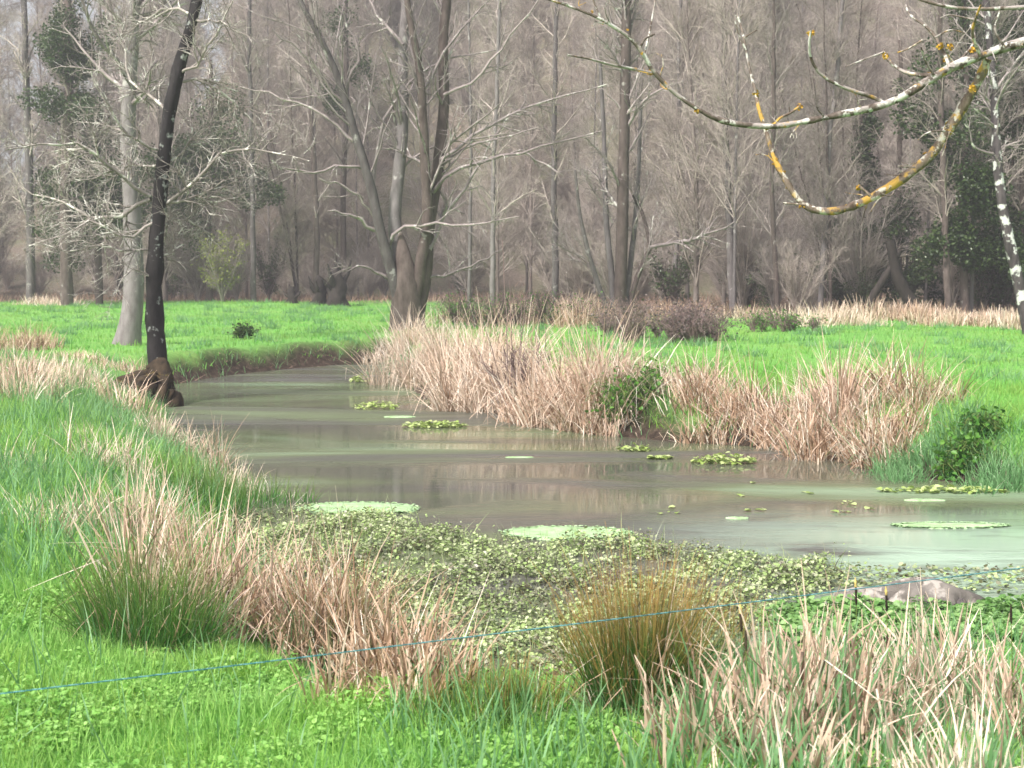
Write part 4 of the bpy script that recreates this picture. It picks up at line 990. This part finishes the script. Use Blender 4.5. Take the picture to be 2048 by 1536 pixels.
# ------------------------------------------------------------------ things floating on the water
def mat_disc(name, px, py, rx, ry, lab, mat='algae', seed=0, thick=.015):
    c = onz(px, py, WZ); n = 140; a0 = np.arange(n) * 2 * np.pi / n
    r = 1 + .05 * np.sin(3 * a0 + seed) + .04 * np.sin(7 * a0 + 2 * seed) + .03 * np.sin(13 * a0 + seed) + RS.normal(0, .016, n) + .03 * np.sin(29 * a0 + seed) * np.sin(5 * a0)
    ring = lambda f, z: np.stack([np.cos(a0) * rx * r * f, np.sin(a0) * ry * r * f, np.full(n, z) + (RS.normal(0, .002, n) if f < 1 else 0)], 1)
    V = np.vstack([ring(1.0, -.03), ring(1.0, thick * .5), ring(.96, thick), ring(.6, thick * 1.1), ring(.25, thick), ring(.01, thick)])
    ii = np.arange(6 * n).reshape(6, n)
    Q = np.stack([ii[:-1], np.roll(ii[:-1], -1, 1), np.roll(ii[1:], -1, 1), ii[1:]], -1).reshape(-1, 4)
    o = link(name, mesh_q(name, V, Q, M[mat], np.full(len(V), .5), np.zeros(len(V))), None, (c[0], c[1], WZ))
    if rx > .3:
        m_ = int(rx * 700); aa = RS.uniform(0, 6.28, m_); f_ = 1 + np.abs(RS.normal(0, .07, m_)) - .06
        C = np.column_stack([np.cos(aa) * rx * f_, np.sin(aa) * ry * f_, np.full(m_, .008 + thick * .4)])
        tag(link('flakes', Acc().leaves(C, RS.uniform(.012, .05, m_), 5).mesh('flakes', M[mat], False), o), kind='stuff')
    return tag(o, lab, 'algae')
mat_disc('algae_mat', 1132, 1067, .58, .32, 'large pale mint oval of floating algae at the watercress edge', seed=1)
mat_disc('algae_mat', 715, 1018, .60, .36, 'yellow green floating mat beside the rushes on the left', seed=2)
mat_disc('algae_mat', 1850, 1001, .22, .07, 'thin pale floating strip below the far right bank', seed=3, thick=.01)
mat_disc('algae_mat', 800, 834, .26, .12, 'slim pale floating film between the two mid pond leaf patches', seed=4, thick=.01)
mat_disc('algae_mat', 1040, 915, .18, .04, 'tiny pale sliver floating in the middle of the pond', seed=5, thick=.008)
mat_disc('algae_mat', 1475, 1037, .11, .05, 'small pale floating scrap left of the broad pale film', seed=6, thick=.01)
mat_disc('algae_mat', 1900, 1052, .55, .14, 'long pale green scum raft on the right side water', seed=7, thick=.01)
def patch(px, py, rx, ry, n, lab, hgt=.06, sz=(.05, .10), up=1.6):
    c = onz(px, py, WZ); a0 = RS.uniform(0, 6.28, n); q = np.sqrt(RS.random(n))
    C = np.stack([c[0] + np.cos(a0) * q * rx, c[1] + np.sin(a0) * q * ry, WZ + .012 + RS.random(n) ** 2 * hgt * (1 - q * .6)], 1)
    o = link('floating_plant', Acc().leaves(C, RS.uniform(*sz, n), up).mesh('floating_plant', M['floatleaf'], False, c), None, c)
    tag(o, lab, 'water plant', 'leafy patches floating on the pond')
patch(752, 816, .42, .30, 150, 'leafy yellow green patch floating below the pale clump', .14)
patch(870, 853, .55, .25, 260, 'long thin leafy patch floating in front of the far reeds', .10)
patch(1268, 902, .24, .12, 60, 'small white green leaf patch floating below the green bush', .12)
patch(1448, 926, .42, .20, 170, 'largest floating leaf patch on the right, under the short brown reeds', .16)
patch(1320, 918, .16, .06, 70, 'few leaves floating between the two right hand patches', .05)
patch(1890, 984, .75, .14, 150, 'scattered leaves floating along the far right bank', .07)
patch(720, 764, .22, .14, 60, 'pale yellow clump on the water near the far shore', .22, (.06, .12), .6)
for k in range(12):
    c = onz(RS.uniform(1330, 1760), RS.uniform(960, 1030), WZ); C = c + RS.normal(0, .035, (3, 3)) * np.array([1, 1, 0]) + np.array([0, 0, .012])
    o = link('floating_leaf', Acc().leaves(C, RS.uniform(.05, .09, 3), 3).mesh('floating_leaf', M['floatleaf'], False, c), None, c)
    tag(o, 'speck of pale leaf floating in open water right of mid pond', 'leaf', 'specks of leaf on the open water')

# watercress in the near water
def inpoly(x, y, P):
    c = np.zeros(x.shape, bool); n = len(P)
    for i in range(n):
        a_, b_ = P[i], P[(i + 1) % n]
        if abs(b_[1] - a_[1]) < 1e-9: continue
        c ^= ((a_[1] > y) != (b_[1] > y)) & (x < (b_[0] - a_[0]) * (y - a_[1]) / (b_[1] - a_[1]) + a_[0])
    return c
def scatter_poly(pp, n):
    P = np.array([onz(*p, WZ)[:2] for p in pp])
    lo, hi = P.min(0), P.max(0); got = []; tot = 0
    while tot < n:
        q = RS.uniform(lo, hi, (n * 3, 2)); q = q[inpoly(q[:, 0], q[:, 1], P)]; got.append(q); tot += len(q)
    return np.vstack(got)[:n]
CRESS = [(440, 1040), (520, 1030), (640, 1026), (790, 1032), (860, 1062), (960, 1075), (1100, 1085), (1280, 1082), (1370, 1100), (1480, 1115), (1640, 1125), (1700, 1140), (1660, 1180), (1560, 1215), (1480, 1270), (1380, 1340), (1200, 1450), (1040, 1480), (820, 1450), (740, 1400), (640, 1260), (540, 1160), (470, 1090)]
q = scatter_poly(CRESS, 62000); q = q + RS.normal(0, .13, q.shape) * (RS.random((len(q), 1)) < .5)
dens = wobble(q[:, 0] * 1.0, q[:, 1] * 1.0, .35) + .6 * wobble(q[:, 0], q[:, 1], .12)
q = q[dens + .5 * wobble(q[:, 0] + 3, q[:, 1], 1.1) + RS.normal(0, .35, len(dens)) > -.55]
hz = .03 + .11 * sst(-1, 1.5, wobble(q[:, 0], q[:, 1], .3))
C = np.column_stack([q, np.maximum(gz(q[:, 0], q[:, 1]), WZ) + .01 + RS.random(len(q)) ** 1.3 * hz])
rn = np.clip(.50 + .17 * wobble(q[:, 0], q[:, 1], .55) + .18 * sst(9, 14, q[:, 1]) + RS.normal(0, .27, len(q)), 0, 1)
a = Acc().leaves(C, RS.uniform(.012, .038, len(q)) * (1 + .25 * wobble(q[:, 0], q[:, 1], .4) / 2), .9, rn, .95, .10)
n2 = 2600; q2 = scatter_poly(CRESS, n2); q2 = np.column_stack([q2, np.full(n2, WZ)])
a.blades(q2, RS.uniform(.06, .34, n2) * RS.uniform(.4, 1, n2), RS.uniform(.003, .007, n2), np.abs(RS.normal(0, .35, n2)), RS.uniform(0, 6.28, n2), RS.uniform(0, .6, n2), 3)
tag(link('watercress', a.mesh('watercress', M['cress'], False)), 'olive and mauve watercress covering the shallow near water', 'watercress', kind='stuff')
q = scatter_poly([(1600, 1212), (1740, 1218), (1960, 1222), (2200, 1205), (2700, 1205), (2750, 1330), (2048, 1345), (1800, 1345), (1600, 1320), (1510, 1240)], 16500)
gq_ = np.maximum(gz(q[:, 0], q[:, 1]), WZ)
C = np.column_stack([q, gq_ + .015 + RS.random(len(q)) * (.05 + .05 * sst(-1, 1, wobble(q[:, 0], q[:, 1], .25)))])
tag(link('fresh_watercress', Acc().leaves(C, RS.uniform(.03, .06, len(q)), 1.0, None, .95, .1).mesh('fresh_watercress', M['cress_bright'], False)), 'bright green watercress below the mud mound', 'watercress', kind='stuff')
# scattered cress on the right shallows, behind the mound
q = scatter_poly([(1560, 1130), (1700, 1140), (2048, 1140), (2300, 1150), (2300, 1185), (2000, 1190), (1660, 1180)], 900)
C = np.column_stack([q, WZ + .012 + RS.random(len(q)) * .05])
tag(link('loose_watercress', Acc().leaves(C, RS.uniform(.025, .05, len(q)), 1.2, None, .95, .1).mesh('loose_watercress', M['cress'], False)), 'thin scatter of watercress around the mud mound', 'watercress', kind='stuff')

# mud mound with stones
def lump(cx, cy, rx, ry, rz, seed):
    n, m = 26, 12; V = []
    for j in range(m):
        ph = j / (m - 1) * math.pi / 2
        for i in range(n):
            th = 2 * math.pi * i / n
            k = 1 + .14 * math.sin(3 * th + seed) + .10 * math.sin(5 * th - ph * 3 + seed * 2) + .06 * math.sin(9 * th + ph * 7)
            V.append((cx + math.cos(th) * math.cos(ph) * rx * k, cy + math.sin(th) * math.cos(ph) * ry * k, math.sin(ph) * rz * (1 + .15 * math.sin(4 * th + 3 * ph + seed)) - .04))
    ii = np.arange(n * m).reshape(m, n)
    Q = np.stack([ii[:-1], np.roll(ii[:-1], -1, 1), np.roll(ii[1:], -1, 1), ii[1:]], -1).reshape(-1, 4)
    return np.array(V), Q
c = onz(1812, 1204, WZ)
a = Acc()
for dx, dy, rx, ry, rz, sd in [(.12, 0, .40, .22, .20, 1), (-.30, .02, .30, .16, .13, 2), (.44, .05, .18, .14, .10, 4), (-.05, -.05, .24, .14, .12, 5)]:
    V, Q = lump(dx, dy, rx, ry, rz, sd); a.add(V, Q, np.full(len(V), .5), np.zeros(len(V)))
t = thing('mud_mound', c, 'low pinkish grey mud mound beside the bright green watercress', 'mound')
link('mound', a.mesh('mound', M['stone']), t)
for k in range(7):
    a = Acc()
    V, Q = lump(-.42 + k * .13 + RS.normal(0, .03), -.16 + RS.normal(0, .03), .05 * RS.uniform(.8, 1.5), .05, .09, k); a.add(V, Q, np.full(len(V), RS.random()), np.zeros(len(V)))
    link('pebble', a.mesh('pebble', M['bark_grey']), t)

# blue twisted fence cord
A0, A1 = ond(0, 1390, 4.3), ond(2048, 1137, 6.15)
dv = A1 - A0; A0 = A0 - dv * .9; A1 = A1 + dv * .9
n = 1500; s = np.linspace(0, 1, n); Lc = np.linalg.norm(A1 - A0)
C = A0 + (A1 - A0) * s[:, None]; C[:, 2] += -.03 * 4 * s * (1 - s) + .03
ax = nrm(A1 - A0); u = nrm(np.cross(ax, np.array([0, 0, 1.]))); v = np.cross(ax, u)
def cord_mat(name, col, rough=.45):
    m, nt, N, L = newmat(name)
    nz = noise(N, L, 9, 3, .6, geo_pos(N))
    r = ramp(N, [(.35, tuple(x * .7 for x in col)), (.65, tuple(min(1, x * 1.2) for x in col))]); L.new(nz.outputs[0], r.inputs[0])
    finish(N, L, r.outputs[0], rough, .4)
    return m
cb, cw = cord_mat('cord_blue', (.04, .18, .21)), cord_mat('cord_light', (.18, .40, .44))
t = thing('fence_cord', C[0], 'thin teal blue twisted cord stretched across the near bank', 'cord')
for k, mt in ((0, cb), (1, cb), (2, cw)):
    ph = s * Lc / .055 * 2 * np.pi + k * 2 * np.pi / 3
    P = C + .0013 * (np.cos(ph)[:, None] * u + np.sin(ph)[:, None] * v)
    link('strand', Acc().tubes(P[None], np.full((1, n), .0014), 5).mesh('strand', mt, True, C[0]), t)

# ------------------------------------------------------------------ grass
def grass_field(name, lab, n, x0, x1, y0, y1, h, w, mat, keep, lean=.35, bend=.6, K=3, clumpy=.5):
    x = RS.uniform(x0, x1, n); y = y0 + (y1 - y0) * RS.random(n)
    k = keep(x, y); x, y = x[k], y[k]
    m = len(x); z = gz(x, y); cl = wobble(x * 1.0, y * 1.0, .45)
    he = RS.uniform(*h, m) * (1 + .30 * clumpy * cl)
    a = Acc().blades(np.column_stack([x, y, z - .02]), np.maximum(he, .03), RS.uniform(*w, m), np.abs(RS.normal(0, lean, m)), RS.uniform(0, 6.28, m) + .5 * cl, np.abs(RS.normal(0, bend, m)), K, None, None, .1)
    tag(link(name, a.mesh(name, M[mat])), lab, 'grass', kind='stuff')
def near_ok(ymax, d0=.5):
    def f(x, y):
        return (np.hypot(x - base[0] + .3, (y - base[1] + .8) * .8) > 1.0) & (~inside(x, y)) & (dist_line(x, y, NEARW) > d0 * (1 + .4 * wobble(x, y, .4))) & (np.abs(x) < .37 * y + 1.4) & (y < ymax)
    return f
grass_field('bank_grass', 'lush green grass of the near bank', 170000, -4.6, 4.6, 4.2, 9.0, (.05, .15), (.003, .009), 'grass', lambda x, y: near_ok(9.0, .9)(x, y) & ((x < -1.0) | (x > .35) | (y < 6.5)) & ((x < .8) | (y < 7.4)))
grass_field('bank_sedge', 'taller blue green blades standing in the near bank grass', 11000, -4.6, 4.6, 4.4, 9.0, (.16, .34), (.006, .014), 'grass_blue', lambda x, y: near_ok(9.0, .35)(x, y) & ((x < -1.0) | (x > .35) | (y < 6.3)) & ((x < 1) | (y < 8.2)) & ((x > -.5) | (RS.random(len(x)) < .12)), .3, .4, 4)
m = 120000; x = RS.uniform(-4.6, 2.2, m); y = RS.uniform(4.2, 8.6, m)
k = near_ok(9, .9)(x, y) & (wobble(x, y, .5) + .8 * wobble(x, y, .2) + RS.normal(0, .4, m) > .1) & ((x < .6) | (y < 6)); x, y = x[k], y[k]
lift = .03 + .05 * sst(-1, 1.6, wobble(x, y, .3))
tag(link('clover', Acc().leaves(np.column_stack([x, y, gz(x, y) + RS.random(len(x)) * lift + .02]), RS.uniform(.012, .028, len(x)), 1.0, None, 1.0, .1).mesh('clover', M['clover'], False)), 'low soft clover growing through the near bank grass', 'ground cover', kind='stuff')
grass_field('shore_grass', 'green grass of the left bank between the near bank and the alder', 150000, -11, 0, 8.6, 27, (.10, .30), (.006, .015), 'grass', lambda x, y: near_ok(27, .35)(x, y) & (x < -.5))
grass_field('shore_sedge', 'blue green sedge blades in the left bank grass', 60000, -11, 0, 8.6, 27, (.20, .50), (.007, .016), 'grass_blue', lambda x, y: near_ok(27, .25)(x, y) & (x < -.5) & (wobble(x, y, 1.1) + RS.normal(0, .5, len(x)) > -.2))
def far_ok(x, y):
    return (~inside(x, y)) & (dist_line(x, y, FARW) > .25) & (dist_line(x, y, NEARW) > .25) & (np.abs(x) < .38 * y + 4) & (y < wood_edge(x, y) + 1.5)
grass_field('meadow_grass', 'short bright green grass of the far meadows', 170000, -36, 32, 15, 84, (.06, .20), (.012, .035), 'meadow', far_ok, .35, .6, 2, .4)
grass_field('rough_meadow_grass', 'longer grass of the right meadow near the pond', 46000, 2, 13, 14, 27, (.10, .30), (.007, .016), 'meadow', lambda x, y: far_ok(x, y) & (dist_line(x, y, FARW) < 6), .4, .8, 3, .7)
m = 900; cx = RS.uniform(-30, 28, m); cy = RS.uniform(17, 80, m); k = far_ok(cx, cy); cx, cy = cx[k], cy[k]
x = np.repeat(cx, 60) + RS.normal(0, .16, len(cx) * 60); y = np.repeat(cy, 60) + RS.normal(0, .16, len(cx) * 60)
k = far_ok(x, y); x, y = x[k], y[k]; m = len(x)
a = Acc().blades(np.column_stack([x, y, gz(x, y) - .02]), RS.uniform(.08, .34, m), RS.uniform(.012, .028, m), np.abs(RS.normal(0, .5, m)), RS.uniform(0, 6.28, m), np.abs(RS.normal(0, .6, m)), 3)
tag(link('meadow_tufts', a.mesh('meadow_tufts', M['grass_blue'])), 'rough darker grass tufts dotted over the far meadows', 'grass', kind='stuff')
grass_field('bank_fringe', 'rough green and brown grass hanging along the far bank', 26000, -14, 12, 13, 46, (.15, .40), (.010, .022), 'grass_blue', lambda x, y: (~inside(x, y)) & (dist_line(x, y, FARW) < .9 + .5 * wobble(x, y, 1.0)), .5, .9, 3)

# dead stems and leaf litter on the muddy margins and across the foot of the wood
m = 9000; x = RS.uniform(-13, 12, m); y = RS.uniform(13, 46, m)
k = (~inside(x, y)) & (dist_line(x, y, FARW) < .5); x, y = x[k], y[k]
a = Acc().blades(np.column_stack([x, y, np.maximum(gz(x, y), WZ) + .02]), RS.uniform(.1, .5, len(x)), RS.uniform(.008, .02, len(x)), RS.uniform(.9, 1.7, len(x)), RS.uniform(0, 6.28, len(x)), RS.normal(0, .3, len(x)), 3)
tag(link('reed_litter', a.mesh('reed_litter', M['litter'])), 'dead reed stems lying on the muddy far bank', 'litter', kind='stuff')
m = 60000; y = RS.uniform(54, 150, m); x = RS.uniform(-1, 1, m) * (.4 * y + 8)
k = y > wood_edge(x, y) - 1; x, y = x[k], y[k]
a = Acc().blades(np.column_stack([x, y, gz(x, y) - .02]), RS.uniform(.15, .7, len(x)), RS.uniform(.02, .05, len(x)), np.abs(RS.normal(0, .6, len(x))), RS.uniform(0, 6.28, len(x)), np.abs(RS.normal(0, .5, len(x))), 2)
tag(link('undergrowth', a.mesh('undergrowth', M['litter'])), 'brown dead undergrowth on the floor of the wood', 'undergrowth', kind='stuff')

# ------------------------------------------------------------------ haze volume added to lighten the wood and soften its contrast
V = np.array([(x, y, z) for z in (-3.0, 80.0) for x, y in ((-330, -40), (330, -40), (330, 430), (-330, 430))], float)
Q = np.array([(0, 3, 2, 1), (4, 5, 6, 7), (0, 1, 5, 4), (1, 2, 6, 5), (2, 3, 7, 6), (3, 0, 4, 7)])
hm, hnt, hN, hL = newmat('haze')
pv = hN.new('ShaderNodeVolumePrincipled')
pv.inputs['Color'].default_value = (.93, .92, .96, 1)
pv.inputs['Density'].default_value = .0016
pv.inputs['Anisotropy'].default_value = .2
ho = hN.new('ShaderNodeOutputMaterial'); hL.new(pv.outputs[0], ho.inputs['Volume'])
tag(link('haze', mesh_q('haze', V, Q, hm, None, None, False)), 'thin haze added over the meadow and wood to lighten the trees', kind='stuff')
